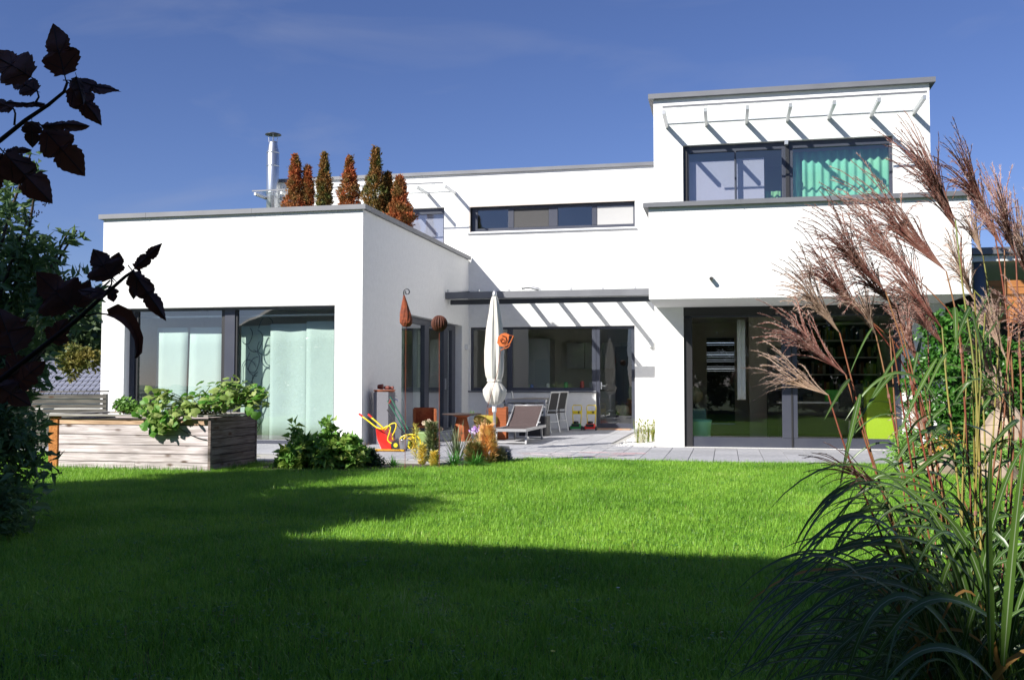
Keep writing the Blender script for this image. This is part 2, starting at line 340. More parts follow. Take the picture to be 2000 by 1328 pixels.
# upper window on the right block
w = P('window', frame_bars(5.47, 8.91, 2.75, 5.2, RY+.09, RY+.18, .1, .12, .07, [(6.34, 6.37), (7.13, 7.31)], right=.05), F_, bevel=.004)
pane(w, 5.57, 6.34, 2.82, 5.08, RY+.135); pane(w, 6.37, 7.13, 2.82, 5.08, RY+.135); pane(w, 7.31, 8.86, 2.82, 5.08, RY+.135)
for xa, xb in ((7.19, 7.25), (5.50, 5.54)): part('guide_rail', MB().box(xa, RY+.06, 2.8, xb, RY+.088, 5.17), M['black'], w)
part('bracket', MB().box(7.17, RY-.02, 5.13, 7.23, RY+.06, 5.205), M['alu'], w)
# living-room sliding door
w = P('sliding_door', frame_bars(5.46, 8.99, 0, BB-.003, RY+.08, RY+.2, .14, .17, .165, [(7.09, 7.34)], right=.1), F_, bevel=.004)
pane(w, 5.60, 7.09, .165, BB-.173, RY+.15, m='glass2'); pane(w, 7.34, 8.89, .165, BB-.173, RY+.15, m='glass2')
part('groove', MB().box(7.235, RY+.060, .02, 7.262, RY+.076, 2.2), M['black'], w); part('guide_rail', MB().box(5.46, RY+.055, .0, 5.6, RY+.079, 2.2), M['black'], w)
part('blind_box', MB().box(5.46, RY+.01, BB-.15, 8.99, RY+.078, BB-.004), M['black'], w)
# glass canopies -------------------------------------------------------------
def canopy(x0, n, step, y, z, reach):
    c = P('canopy', MB().box(x0, y-.02, z+.045, x0+(n-1)*step, y-.008, z+.06), M['alu'])
    for i in range(n): part('arm', MB().bar((x0+i*step, y, z), (x0+i*step, y-reach, z), .05, .065), M['alu'], c)
    for i in range(n-1): part('pane', MB().box(x0+i*step+.012, y-reach-.12, z+.04, x0+(i+1)*step-.012, y-.01, z+.05), M['clearglass'], c)
    part('clamp', MB().box(x0-.01, y-reach-.135, z+.030, x0+(n-1)*step+.01, y-reach-.122, z+.062), M['fascia'], c)
    return c
canopy(5.2, 7, .673, RY, 5.545, .95)
canopy(-5.25, 8, .70, D, 5.79, .95)
# pergola over the patio ------------------------------------------------------
PF, PZ = 5.15, 3.0
M['anth'] = mat('anthracite_steel', (.04, .045, .055), .4)
pg = P('pergola', MB().box(.004, PF, PZ-.02, 4.99, PF+.10, PZ+.13), M['fascia'], bevel=.006)
part('beam', MB().box(.05, PF+.25, PZ-.13, 4.96, PF+.33, PZ-.02), M['anth'], pg)
part('beam', MB().box(.002, D-.08, 3.17, 4.96, D-.004, 3.31), M['anth'], pg)
part('side_beam', MB().bar((.035, PF+.1, PZ+.06), (.035, D-.08, 3.27), .06, .14), M['anth'], pg)
for i in range(1, 8):
    x = .03+i*.70
    part('rafter', MB().bar((x, PF+.1, PZ+.03), (x, D-.08, 3.22), .06, .09), M['anth'], pg)
for i in range(7):
    x = .07+i*.70; mb = MB(); a = (x, PF+.02, PZ+.14); n = len(mb.v)
    mb.v += [(x, PF+.0, PZ+.135), (x+.66, PF+.0, PZ+.135), (x+.66, D-.01, 3.345), (x, D-.01, 3.345), (x, PF, PZ+.147), (x+.66, PF, PZ+.147), (x+.66, D-.01, 3.357), (x, D-.01, 3.357)]
    mb.f += [(0, 3, 2, 1), (4, 5, 6, 7), (0, 1, 5, 4), (1, 2, 6, 5), (2, 3, 7, 6), (3, 0, 4, 7)]
    part('pane', mb, M['clearglass'], pg)
    part('clip', MB().box(x-.03, PF+.02, PZ+.13, x+.01, PF+.09, PZ+.19), M['alu'], pg)
awn = MB()
pts = [(1.75+.08*i, PF+.05, PZ+.19+.03*math.sin(i*.9)) for i in range(6)]; awn.tube(pts, .035, 8)
solo('spotlight', awn, M['alu'], (1.9, PF+.05, PZ+.15), 'small grey fitting lying on the front gutter of the pergola', 'light fitting', smooth=True)
# spout + wall lamps + chimney ------------------------------------------------
sp = MB().tube([(5.96, BY+.02, 2.70), (5.96, BY-.12, 2.685)], .033, 16)
o = P('rainwater_spout', sp, M['alu'], smooth=False); part('bore', MB().tube([(5.96, BY-.1212, 2.685), (5.96, BY-.1222, 2.685)], .026, 16), M['dark'], o)
P('wall_lamp', MB().box(4.40, D-.09, 1.94, 4.52, D-.002, 2.07), M['white'], bevel=.006)
P('wall_lamp', MB().box(.002, 6.86, 1.90, .09, 7.0, 2.02), M['white'], bevel=.006)
ch = P('chimney', MB().lathe([(.155, 3.8), (.155, 6.95), (.15, 6.96), (.108, 7.2), (.105, 7.24)], (-5.09, 6.92, 0), 28), M['steel'], smooth=True)
for z in (5.9, 6.6, 6.94): part('band', MB().lathe([(.158, z), (.162, z+.01), (.162, z+.035), (.158, z+.045)], (-5.09, 6.92, 0), 28), M['steel'], ch, smooth=True)
for k in range(4):
    a = .4+k*math.pi/2; part('strut', MB().tube([(-5.09+.1*math.cos(a), 6.92+.1*math.sin(a), 7.22), (-5.09+.12*math.cos(a), 6.92+.12*math.sin(a), 7.43)], .008, 6), M['alu'], ch)
part('cap', MB().lathe([(.205, 7.42), (.20, 7.435), (.05, 7.485), (.01, 7.49)], (-5.09, 6.92, 0), 28), M['anth'], ch, smooth=True)
part('bracket', MB().bar((-5.09, 6.92, 5.75), (-4.95, D, 5.75), .03, .05), M['alu'], ch)

# ------------------------------------------------------------------ interiors
I = M['inner']
P('room_floor', MB().box(WL+.3, .3, -.03, -.3, D, .0), M['floor']); P('room_floor', MB().box(RX+.3, RY+.3, -.03, BR-.33, 13, .0).box(ML+.3, D+.3, -.03, RX, 13, .0), M['floor'])
P('ceiling', MB().box(RX+.3, RY+.3, 2.42, UR-.3, 13, 2.6).box(ML+.3, D+.3, 2.6, RX, 13, 2.9), M['innerwhite'])
P('interior_wall', MB().wall('Y', 6.0, 6.15, RX+.3, BR-.33, 0, 2.42, [(5.75, 6.35, .2, 2.1)]), I)
P('interior_wall', MB().wall('Y', 4.2, 4.3, 6.62, 7.55, 0, 2.42), I)
P('interior_wall', MB().wall('Y', 11, 11.2, ML+.3, RX, 0, 2.6), I)
P('interior_wall', MB().wall('Y', 5.0, 5.1, RX+.3, UR-.3, 2.6, 5.6), I); P('interior_wall', MB().wall('Y', 10, 10.1, ML+.3, RX, 2.9, 5.8), I)
# ================================================================== CURTAINS
M['mint'] = mat('mint_curtain', (.68, .79, .77), .95, c2=(.64, .75, .74), ns=3, bump=.15, bs=300, trans=.25)
M['mint2'] = mat('sage_curtain', (.58, .70, .64), .95, trans=.2)
M['print'] = mat('curtain_print', (.06, .10, .12), .9)
M['teal'] = mat('teal_curtain', (.22, .64, .52), .9, trans=.25, c2=(.30, .66, .46), ns=1.2)
M['green_c'] = mat('green_curtain', (.25, .50, .28), .9, trans=.25)
def wavy(x0, x1, z0, z1, y, amp, nw, ax='Y', tilt=0, seed=0, kick=0):
    mb = MB(); nx = max(4, int(nw*8)); nzs = 6; r = random.Random(seed); ph = [r.uniform(0, 6) for _ in range(3)]; V = []; off = .004
    for side in (0, 1):
        for j in range(nzs+1):
            for i in range(nx+1):
                s = i/nx; z = z0+(z1-z0)*j/nzs; a = amp*(math.sin(s*nw*6.283+ph[0])+.4*math.sin(s*nw*2.9+ph[1]))*(1+.2*math.sin(j+ph[2]))
                x = x0+(x1-x0)*s+tilt*(j/nzs)+kick*math.sin(j*.8)*s; q = (x, y+a+side*off, z) if ax == 'Y' else (y+a+side*off, x, z); V.append(q)
    n1 = (nx+1)*(nzs+1); F = []
    for sd in (0, 1):
        for j in range(nzs):
            for i in range(nx):
                b = sd*n1+j*(nx+1)+i; q = (b, b+1, b+nx+2, b+nx+1); F.append(q if sd == 0 else q[::-1])
    for i in range(nx):
        for j, dirn in ((0, 1), (nzs, -1)):
            b = j*(nx+1)+i; F.append((b, b+n1, b+n1+1, b+1))
    for j in range(nzs):
        for i in (0, nx): b = j*(nx+1)+i; F.append((b, b+nx+1, b+n1+nx+1, b+n1))
    mb.v = V; mb.f = F; return mb
def curtain(x0, x1, z0, z1, y, amp, nw, m, label, ax='Y', tilt=0, seed=0, group=None):
    return solo('curtain', wavy(x0, x1, z0, z1, y, amp, nw, ax, tilt, seed), m, ((x0+x1)/2, y, z0) if ax == 'Y' else (y, (x0+x1)/2, z0), label, 'curtain', group, smooth=True, normals=True)
def scribble(x0, x1, z0, z1, y, par, ax='Y', seed=1, n=9):
    r = random.Random(seed); mb = MB()
    for k in range(n):
        cx, cz = r.uniform(x0+.05, x1-.05), z0+(z1-z0)*(k+.5)/n; R1, R2 = r.uniform(.10, .2), r.uniform(.14, .3); ph = r.uniform(0, 6); sw = r.uniform(3.2, 6)
        pts = []
        for i in range(26):
            t = ph+sw*i/25; px = cx+R1*math.cos(t)*(1+.15*math.sin(2*t)); pz = cz+R2*math.sin(t)
            px = min(max(px, x0+.01), x1-.01); pts.append((px, y, pz) if ax == 'Y' else (y, px, pz))
        for a, b in zip(pts[:-1], pts[1:]):
            if np.linalg.norm(np.array(a)-np.array(b)) > .004: mb.bar(a, b, .003, .012, (0, 0, 1)) if ax == 'X' else mb.bar(a, b, .003, .012, (0, 1, 0) if False else (0, 0, 1))
    o = part('loop_print', mb, M['print'], par, normals=False); o['kind'] = 'stuff'; return o
curtain(-4.30, -3.66, .05, 2.12, .50, .004, .5, M['mint'], 'plain mint fabric panel furthest left in the wide left window', tilt=.04, seed=1)
curtain(-3.64, -2.93, .05, 2.12, .53, .004, .5, M['mint'], 'plain mint fabric panel just left of the patterned ones in the left window', tilt=.03, seed=2)
c = curtain(-2.98, -2.66, .05, 2.14, .62, .006, .6, M['mint2'], 'narrow looped pattern fabric panel left of the central window post', seed=3); scribble(-2.95, -2.68, .2, 2.1, .605, c, seed=3, n=13)
c = curtain(-2.60, -1.93, .05, 2.14, .60, .008, .8, M['mint2'], 'wide looped pattern fabric panel right of the central window post', seed=4); scribble(-2.58, -1.95, .2, 2.1, .585, c, seed=8, n=20)
curtain(-1.96, -1.22, .05, 2.16, .50, .014, 1.3, M['mint'], 'softly folded mint curtain just right of the looped pattern panel', seed=5)
curtain(-1.24, -.42, .05, 2.2, .47, .010, 1.0, M['mint'], 'mint curtain at the far right end of the wide left window', seed=6)
solo('curtain_rail', MB().box(-4.6, .44, 2.30, -.35, .64, 2.33), M['alu'], (-2.5, .5, 2.3), 'thin metal curtain rail above the mint panels in the left window', 'rail')
P('interior_wall', MB().wall('Y', 3.3, 3.4, WL+.3, -1.9, 0, 3.6), M['innerwhite'])
c = curtain(2.35, 3.9, .05, 2.3, -.55, .03, 3, M['mint2'], 'patterned grey green curtain behind the glass door beside the patio', ax='X', seed=9); scribble(2.5, 3.8, .3, 2.2, -.50, c, 'X', 5, 12)
curtain(4.4, 5.5, .05, 2.3, -.50, .03, 3, M['mint'], 'pale mint curtain in the middle of the glass door beside the patio', ax='X', seed=10)
# upstairs
curtain(6.85, 7.12, 2.8, 4.42, RY+.42, .02, 3, M['green_c'], 'green curtain end showing beside the blind in the upper window', seed=11)
curtain(7.2, 8.95, 2.7, 5.06, RY+.32, .025, 13, M['teal'], 'pleated teal and green curtain across the right side of the upper window', seed=12)
bl = MB().box(5.56, RY+.25, 2.8, 6.34, RY+.256, 4.96).box(6.38, RY+.25, 2.8, 6.84, RY+.256, 4.98)
solo('roller_blind', bl, M['lilac'], (6.2, RY+.25, 2.8), 'lilac grey roller blind lowered in the left half of the upper window', 'blind')
# ================================================================== ROOM CONTENTS (seen through the glass)
lime = mat('lime_lacquer', (.42, .60, .04), .4); seat_g = mat('green_plastic', (.25, .72, .48), .4, trans=.1); lg = mat('bright_green_plastic', (.12, .55, .06), .45)
t = thing('desk', (8.0, 3.0, 0), 'long white topped desk standing behind the right half of the living-room glass', 'desk')
part('tabletop', MB().box(7.1, 2.6, .72, 9.3, 3.4, .75), M['white'], t)
for x, y in ((7.15, 2.65), (9.25, 2.65), (7.15, 3.35), (9.25, 3.35)): part('leg', MB().box(x-.02, y-.02, 0, x+.02, y+.02, .72), M['black'], t)
for k, (x, lab) in enumerate(((7.95, 'bright green box on the desk, left one of the two'), (8.5, 'wider bright green box on the desk, right one of the two'))):
    solo('storage_box', MB().box(x, 2.75, .752, x+.36+.12*k, 3.0, .97-.09*k), lg, (x, 2.8, .752), lab, 'box', bevel=.01)
t = thing('monitor', (7.5, 3.1, .752), 'small dark computer monitor on the left end of the white desk', 'monitor')
part('screen', MB().box(7.3, 3.08, .85, 7.75, 3.11, 1.12), M['black'], t); part('stand', MB().box(7.5, 3.05, .752, 7.56, 3.15, .85), M['black'], t)
t = thing('office_chair', (8.3, 2.2, 0), 'dark office chair pushed up to the white desk', 'chair')
part('seat', MB().box(8.05, 1.95, .44, 8.55, 2.4, .5), M['dark'], t, bevel=.02); part('backrest', MB().box(8.08, 1.9, .6, 8.52, 1.96, 1.08), M['dark'], t, bevel=.02)
part('post', MB().tube([(8.3, 2.2, .08), (8.3, 2.2, .45)], .03), M['alu'], t)
for k in range(5): part('leg', MB().bar((8.3, 2.2, .08), (8.3+.28*math.cos(k*1.257), 2.2+.28*math.sin(k*1.257), .04), .04, .03), M['black'], t)
t = thing('bookcase', (8.2, 5.7, 0), 'tall dark shelf full of books on the living-room back wall', 'shelf')
part('back_panel', MB().box(7.1, 5.95, .9, 9.3, 5.985, 2.35), M['dark'], t)
for k in range(5): part('shelf', MB().box(7.1, 5.65, .9+.36*k, 9.3, 5.945, .93+.36*k), M['white'], t)
bc = [(.25, .08, .05), (.35, .3, .22), (.05, .1, .2), (.1, .2, .08), (.4, .35, .05), (.05, .05, .05), (.5, .48, .45)]
bms = [mat('book_cover', c_, .7) for c_ in bc]
for k in range(4):
    x = 7.15
    while x < 9.2:
        w_ = random.uniform(.025, .06); h_ = random.uniform(.18, .27)
        if random.random() < .8: part('book', MB().box(x, 5.7, .932+.36*k, x+w_, 5.9, .932+.36*k+h_), random.choice(bms), t)
        x += w_+.004
solo('cabinet', MB().box(8.50, 1.55, 0, 8.95, 2.2, 1.02), lime, (8.7, 1.8, 0), 'lime green cabinet standing close behind the right end of the glass', 'cabinet', bevel=.006)
solo('stool', MB().lathe([(.14, 0), (.20, .02), (.17, .2), (.19, .40), (.20, .44), (.16, .455), (.0, .455)], (5.72, 1.62, 0), 24), seat_g, (5.72, 1.62, 0), 'rounded green plastic stool in the left corner behind the glass', 'stool', smooth=True)
solo('sideboard', MB().box(5.35, 2.3, 0, 5.80, 2.75, .62), mat('teal_lacquer', (.14, .3, .27), .4), (5.6, 2.5, 0), 'small green grey sideboard carrying the globe', 'sideboard', bevel=.005)
t = thing('globe', (5.58, 2.5, .622), 'old brown table globe on the small sideboard', 'globe')
part('ball', MB().lathe([(.17*math.sin(a), .95-.752+.752-.17*math.cos(a)) for a in np.linspace(.05, 3.09, 12)], (5.58, 2.5, -.08), 20), mat('globe_paper', (.3, .25, .14), .5, c2=(.15, .2, .12), ns=6), t, smooth=True)
part('base', MB().lathe([(.1, .622), (.1, .64), (.02, .66), (.02, .71)], (5.58, 2.5, 0), 14), M['black'], t)
t = thing('picture', (7.2, 5.99, 1.35), 'framed grey picture hanging on the living-room wall', 'picture')
part('picture_frame', MB().box(6.93, 5.96, 1.25, 7.0, 5.995, 1.75).box(6.93, 5.96, 1.72, 7.07, 5.995, 1.75), M['black'], t)
t2 = MB().box(6.25, 4.16, 1.27, 6.7, 4.19, 1.78)
solo('artwork', MB().box(6.97, 4.14, 1.3, 7.35, 4.17, 1.8), mat('picture_print', (.12, .13, .15), .6, c2=(.3, .3, .32), ns=4), (7.1, 4.15, 1.3), 'dark grey picture on the pale wall between the two glass doors', 'picture')
solo('speaker', MB().box(6.95, 3.7, 0, 7.4, 4.05, .95), M['black'], (7.15, 3.9, 0), 'black cabinet standing against the pale living-room wall', 'cabinet', bevel=.01)
curtain(6.36, 6.50, .8, 2.2, 1.6, .012, 2, M['white'], 'narrow white hanging panel inside the left glass door', seed=20)
# far window with slats in the living-room back wall
sl_ = MB()
t = thing('slatted_blind', (6.05, 5.98, .2), 'white slatted blind in the small window at the back of the living room', 'blind')
for k in range(36): part('slat', MB().bar((5.75, 6.07, .24+.052*k), (6.35, 6.07, .24+.052*k), .01, .056 if k < 22 or k in (24, 25, 27, 30, 31, 32, 35) else .040), M['black'], t)
# kitchen
t = thing('kitchen_units', (2.5, 10.6, 0), 'white kitchen units with dark worktop seen deep behind the patio window', 'kitchen')
part('cupboard', MB().box(.6, 10.3, 0, 4.4, 10.98, .88), M['innerwhite'], t); part('worktop', MB().box(.55, 10.25, .885, 4.45, 10.98, .92), M['dark'], t)
for k in range(5): part('wall_cupboard', MB().box(1.9+.5*k, 10.6, 1.5, 2.385+.5*k, 10.98, 2.2), M['paleblind'], t)
part('fridge', MB().box(.9, 10.2, .93, 1.5, 10.97, 2.3), M['alu'], t)
for k, (x, c_, lab) in enumerate(((1.5, (.1, .25, .6), 'small blue jar on the kitchen window ledge, left of the others'), (1.9, (.6, .6, .55), 'white cup on the kitchen window ledge, second from left'), (2.35, (.08, .3, .12), 'green bottle on the kitchen window ledge'), (2.75, (.6, .1, .08), 'red pot on the kitchen window ledge'))):
    solo('pot', MB().lathe([(.05, 0), (.055, .02), (.05, .1+.03*k), (.03, .13+.03*k)], (x, D+.4, .93), 12), mat('ceramic', c_, .4), (x, D+.4, .93), lab, 'pot', smooth=True)
P('worktop', MB().box(.1, D+.3, .86, 3.1, D+.7, .925), M['innerwhite'])
solo('kitchen_herb', MB().tube([(2.95, D+.4, .93), (2.95, D+.4, 1.12)], .035, 8), M['steel'], (2.95, D+.4, .93), 'shiny steel bottle at the right end of the kitchen window ledge', 'bottle')
# dark pivot door seen through the glass patio door
solo('interior_door', MB().box(3.35, 9.5, 0, 4.2, 9.55, 2.05), M['dark'], (3.8, 9.5, 0), 'dark inner door far behind the glass patio door', 'door')

# ================================================================== RAISED BED
wood = {}
def woodmat(name, c, c2, seed):
    m = mat(name, c, .85, c2=c2, ns=5, nd=8, stretch=(.7+seed*.07, 9, 9+seed), bump=.5, bs=30, contrast=(.3, .7)); return m
def plankmat(i, base, dark):
    m = bpy.data.materials.new('weathered_board'); m.use_nodes = True; t = m.node_tree; N = t.nodes; N.clear(); K = t.links.new
    out = N.new('ShaderNodeOutputMaterial'); b = N.new('ShaderNodeBsdfPrincipled'); b.inputs['Roughness'].default_value = .85; b.inputs['Specular IOR Level'].default_value = .2
    co = N.new('ShaderNodeTexCoord'); oi = N.new('ShaderNodeObjectInfo'); sc = N.new('ShaderNodeVectorMath'); sc.operation = 'SCALE'; sc.inputs[0].default_value = (31, 17, 53); K(oi.outputs['Random'], sc.inputs['Scale'])
    ad = N.new('ShaderNodeVectorMath'); ad.operation = 'ADD'; K(co.outputs['Object'], ad.inputs[0]); K(sc.outputs[0], ad.inputs[1])
    mp_ = N.new('ShaderNodeMapping'); mp_.inputs['Scale'].default_value = (1.2, 1.2, 26) if i == 0 else (26, 1.2, 26); K(ad.outputs[0], mp_.inputs[0])
    n = N.new('ShaderNodeTexNoise'); n.inputs['Scale'].default_value = 1.6; n.inputs['Detail'].default_value = 9; n.inputs['Distortion'].default_value = 1.2; K(mp_.outputs[0], n.inputs[0])
    r = N.new('ShaderNodeValToRGB'); r.color_ramp.elements[0].position = .38; r.color_ramp.elements[1].position = .60; r.color_ramp.elements[0].color = (*dark, 1); r.color_ramp.elements[1].color = (*base, 1); K(n.outputs[0], r.inputs[0])
    # large tone patches
    n3 = N.new('ShaderNodeTexNoise'); n3.inputs['Scale'].default_value = 2.2; K(ad.outputs[0], n3.inputs[0]); r3 = N.new('ShaderNodeMapRange'); r3.inputs[1].default_value = .4; r3.inputs[2].default_value = .7; r3.inputs[3].default_value = 1.12; r3.inputs[4].default_value = .78; K(n3.outputs[0], r3.inputs[0])
    h = N.new('ShaderNodeHueSaturation'); K(r3.outputs[0], h.inputs['Value']); K(r.outputs[0], h.inputs['Color'])
    # knots
    mp2 = N.new('ShaderNodeMapping'); mp2.inputs['Scale'].default_value = (2.6, 2.6, 6.5); K(ad.outputs[0], mp2.inputs[0])
    v = N.new('ShaderNodeTexVoronoi'); v.inputs['Scale'].default_value = 1.15; K(mp2.outputs[0], v.inputs[0]); r2 = N.new('ShaderNodeMapRange'); r2.inputs[1].default_value = .07; r2.inputs[2].default_value = .20; r2.inputs[3].default_value = .92; r2.inputs[4].default_value = 0; K(v.outputs['Distance'], r2.inputs[0])
    x = N.new('ShaderNodeMix'); x.data_type = 'RGBA'; x.inputs[7].default_value = (.09, .05, .03, 1); K(r2.outputs[0], x.inputs[0]); K(h.outputs[0], x.inputs[6]); K(x.outputs[2], b.inputs['Base Color'])
    bp = N.new('ShaderNodeBump'); bp.inputs['Strength'].default_value = .5; bp.inputs['Distance'].default_value = .006; K(n.outputs[0], bp.inputs['Height']); K(bp.outputs[0], b.inputs['Normal']); K(b.outputs[0], out.inputs[0]); return m
grey = plankmat(0, (.62, .56, .56), (.36, .31, .30)); warm = plankmat(0, (.60, .42, .28), (.30, .19, .12)); brown = plankmat(0, (.24, .20, .18), (.12, .09, .075)); orange = plankmat(1, (.48, .20, .06), (.26, .10, .03))
grey2 = plankmat(0, (.37, .35, .31), (.2, .19, .165))
X0, X1, Y0, Y1, H = -2.30, -.02, -5.08, -3.86, .66
bed = thing('raised_bed', ((X0+X1)/2, (Y0+Y1)/2, 0), 'raised garden bed of weathered grey planks with one orange corner post', 'raised bed')
hs = [0, .075, .075+.095, .075+.095+.11, .28+.12, .40+.13, .53+.09]; zz = [-.05, .10, .205, .31, .435, .56, .635]
mats_ = [grey, grey, grey, grey, grey, warm]
for k in range(6):
    xs = X0+.17; cut = -.62 if k == 0 else None; j = random.uniform(-.003, .003)
    if k == 0:
        part('board', MB().box(xs, Y0+j, zz[0], -1.05, Y0+.028, zz[1]-.008), grey, bed, bevel=.003); part('board', MB().box(-1.046, Y0+j-.001, zz[0], X1-.03, Y0+.028, zz[1]-.004), grey, bed, bevel=.003)
    else: part('board', MB().box(xs, Y0+j, zz[k], X1-.03, Y0+.028, zz[k+1]-.008), mats_[k], bed, bevel=.003)
zs = [-.05, .09, .19, .29, .395, .50, .60, .66]
for k in range(7):
    j = random.uniform(-.003, .003); part('board', MB().box(X1-.028, Y0+.03, zs[k], X1+j, Y1-.03, zs[k+1]-.008), brown, bed, bevel=.003)
for k in range(6):
    part('board', MB().box(X0, Y0+.08, zz[k], X0+.028, Y1, zz[k+1]-.004), grey, bed); part('board', MB().box(X0+.03, Y1-.028, zz[k], X1-.03, Y1, zz[k+1]-.004), grey, bed)
part('corner_post', MB().box(X0+.02, Y0-.004, -.05, X0+.15, Y0+.075, .655), orange, bed, bevel=.008)
part('corner_post', MB().box(X1-.03, Y0-.004, -.05, X1+.004, Y0+.028, .655), brown, bed); part('corner_post', MB().box(X1-.03, Y1-.03, -.05, X1+.004, Y1+.004, .655), brown, bed)
# coping boards on top
part('coping', MB().box(X0-.06, Y0-.06, .662, X1+.0, Y0+.10, .684), grey2, bed, bevel=.003); part('coping', MB().box(X1-.10, Y0+.103, .662, X1+.05, Y1+.05, .684), grey2, bed, bevel=.003)
part('coping', MB().box(X0-.05, Y0+.103, .662, X0+.10, Y1+.05, .684), grey2, bed, bevel=.003); part('coping', MB().box(X0+.103, Y1-.08, .664, X1-.103, Y1+.05, .684), grey2, bed, bevel=.003)
part('soil', MB().box(X0+.03, Y0+.03, .3, X1-.03, Y1-.03, .60), M['soil'], bed)
cab = [(-.55, Y0-.03, .62), (-.42, Y0-.02, .50), (-.22, Y0-.02, .40), (-.06, Y0-.015, .385)]
solo('cable', MB().tube([cab[0]]+[tuple(np.array(cab[0])*(1-t)**3+3*np.array(cab[1])*t*(1-t)**2+3*np.array(cab[2])*t*t*(1-t)+np.array(cab[3])*t**3) for t in np.linspace(.1, 1, 8)], .005, 6), M['black'], (-.3, Y0-.02, .4), 'thin dark hose looping on the front of the raised bed', 'hose')

# fence on the left
fence_w = plankmat(0, (.15, .14, .12), (.08, .075, .07))  # slat colour darkened to stand in for shade on the fence
fn = thing('slat_fence', (-5.0, -1.5, 0), 'low weathered grey slat fence between raised bed and house corner', 'fence')
for k in range(11):
    z = .06+k*.078; part('slat', MB().bar((-7.2, -1.9, z-.012), (-3.93, -1.5, z+.002*k), .02, .062), fence_w, fn)
part('rail', MB().bar((-7.2, -1.9, .915), (-3.90, -1.5, .945), .07, .022), fence_w, fn)
for x in (-7.0, -5.4, -3.98): part('post', MB().box(x-.03, -1.5+(x+3.93)*.122+.02, -.05, x+.03, -1.5+(x+3.93)*.122+.08, .90), grey2, fn)

# ================================================================== UMBRELLA
ux, uy = 2.53, -.72
cloth = mat('cream_canvas', (.72, .70, .64), .9, c2=(.66, .64, .58), ns=6, bump=.3, bs=50, trans=.12)
um = thing('parasol', (ux, uy, 0), 'closed cream canvas parasol standing on a pale pole by the lounger', 'parasol')
part('pole', MB().tube([(ux, uy, .02), (ux, uy, 2.5)], .024, 12), M['alu'], um, smooth=True)
part('sleeve', MB().lathe([(.034, .62), (.036, .64), (.036, 1.0), (.03, 1.02)], (ux, uy, 0), 14), M['white'], um, smooth=True)
fold = lambda a, z: 1+.13*math.sin(8*a+1.3*z)+.06*math.sin(17*a-z)
part('canopy', MB().lathe([(.03, 2.49), (.045, 2.46), (.062, 2.40), (.09, 2.2), (.125, 1.95), (.145, 1.6), (.142, 1.35), (.125, 1.2), (.095, 1.13), (.09, 1.12)], (ux, uy, 0), 64, fn=fold), cloth, um, smooth=True)
skirt = lambda a, z: 1+(.22*math.cos(6*a)+.1*math.sin(13*a))*max(0, (1.12-z)/.3)
part('valance', MB().lathe([(.09, 1.125), (.12, 1.07), (.175, .98), (.16, .9), (.115, .80), (.065, .74)], (ux, uy, 0), 64, fn=skirt), cloth, um, smooth=True)
part('strap', MB().lathe([(.112, 1.105), (.116, 1.115), (.116, 1.135), (.112, 1.145)], (ux, uy, 0), 32, fn=lambda a, z: 1+.05*math.sin(8*a)), cloth, um)
part('finial', MB().lathe([(.035, 2.47), (.04, 2.5), (.032, 2.55), (.012, 2.575)], (ux, uy, 0), 16), M['alu'], um, smooth=True)
part('base', MB().lathe([(.24, .018), (.25, .03), (.24, .07), (.05, .085), (.03, .16)], (ux, uy, 0), 28), M['anth'], um, smooth=True)

# ================================================================== LOUNGER
sling = mat('brown_sling', (.05, .034, .034), .85, c2=(.09, .062, .06), ns=80, bump=.3, bs=250)
lx0, lx1, ly0 = 2.18, 2.76, .62
alu2 = mat('white_aluminium', (.36, .36, .37), .35, .2)
lo = thing('sun_lounger', (2.5, 1.4, 0), 'brown sling sun lounger with white metal frame beside the parasol', 'sun lounger')
Zs = .27; yb = 1.75; ye = 2.4; zt = .63
def rail_pts(x): return [(x, ly0, Zs), (x, yb, Zs), ]
part('frame', MB().bar((lx0, ly0, Zs), (lx0, 2.55, Zs), .035, .05).bar((lx1, ly0, Zs), (lx1, 2.55, Zs), .035, .05).bar((lx0-.018, ly0, Zs), (lx1+.018, ly0, Zs), .035, .05).bar((lx0, 2.55, Zs), (lx1, 2.55, Zs), .035, .05), alu2, lo)
V = []; ny = 16
prof = [(ly0+.03, Zs+.022)]+[(ly0+.03+(yb-ly0)*t, Zs+.022-.03*math.sin(math.pi*t)) for t in (.25, .5, .75, 1)]+[(yb+(ye-yb)*t, Zs+.03+(zt-Zs)*t-.035*math.sin(math.pi*t)) for t in (.15, .3, .5, .7, .85, 1)]
mb = MB()
for i, (a, b) in enumerate(zip(prof[:-1], prof[1:])):
    mb.v += []; n = len(mb.v)
    mb.v += [(lx0+.02, a[0], a[1]), (lx1-.02, a[0], a[1]), (lx1-.02, b[0], b[1]), (lx0+.02, b[0], b[1])]; mb.v += [(x, y, z-.004) for x, y, z in mb.v[n:n+4]]
    mb.f += [(n, n+1, n+2, n+3), (n+7, n+6, n+5, n+4), (n+1, n+5, n+6, n+2), (n, n+3, n+7, n+4)]
part('sling', mb, sling, lo, smooth=False)
part('back_frame', MB().tube([(lx0+.01, yb, Zs+.03), (lx0+.01, ye, zt+.03)], .014).tube([(lx1-.01, yb, Zs+.03), (lx1-.01, ye, zt+.03)], .014).tube([(lx0+.01, ye, zt+.03), (lx1-.01, ye, zt+.03)], .014), alu2, lo, smooth=True)
part('armrest_knob', MB().lathe([(.0, -.02), (.03, -.015), (.03, .015), (0, .02)], (lx1+.01, yb+.1, Zs+.09), 14), alu2, lo, smooth=True); part('armrest_knob', MB().lathe([(.0, -.02), (.03, -.015), (.03, .015), (0, .02)], (lx1+.0, ye, zt), 14), alu2, lo, smooth=True)
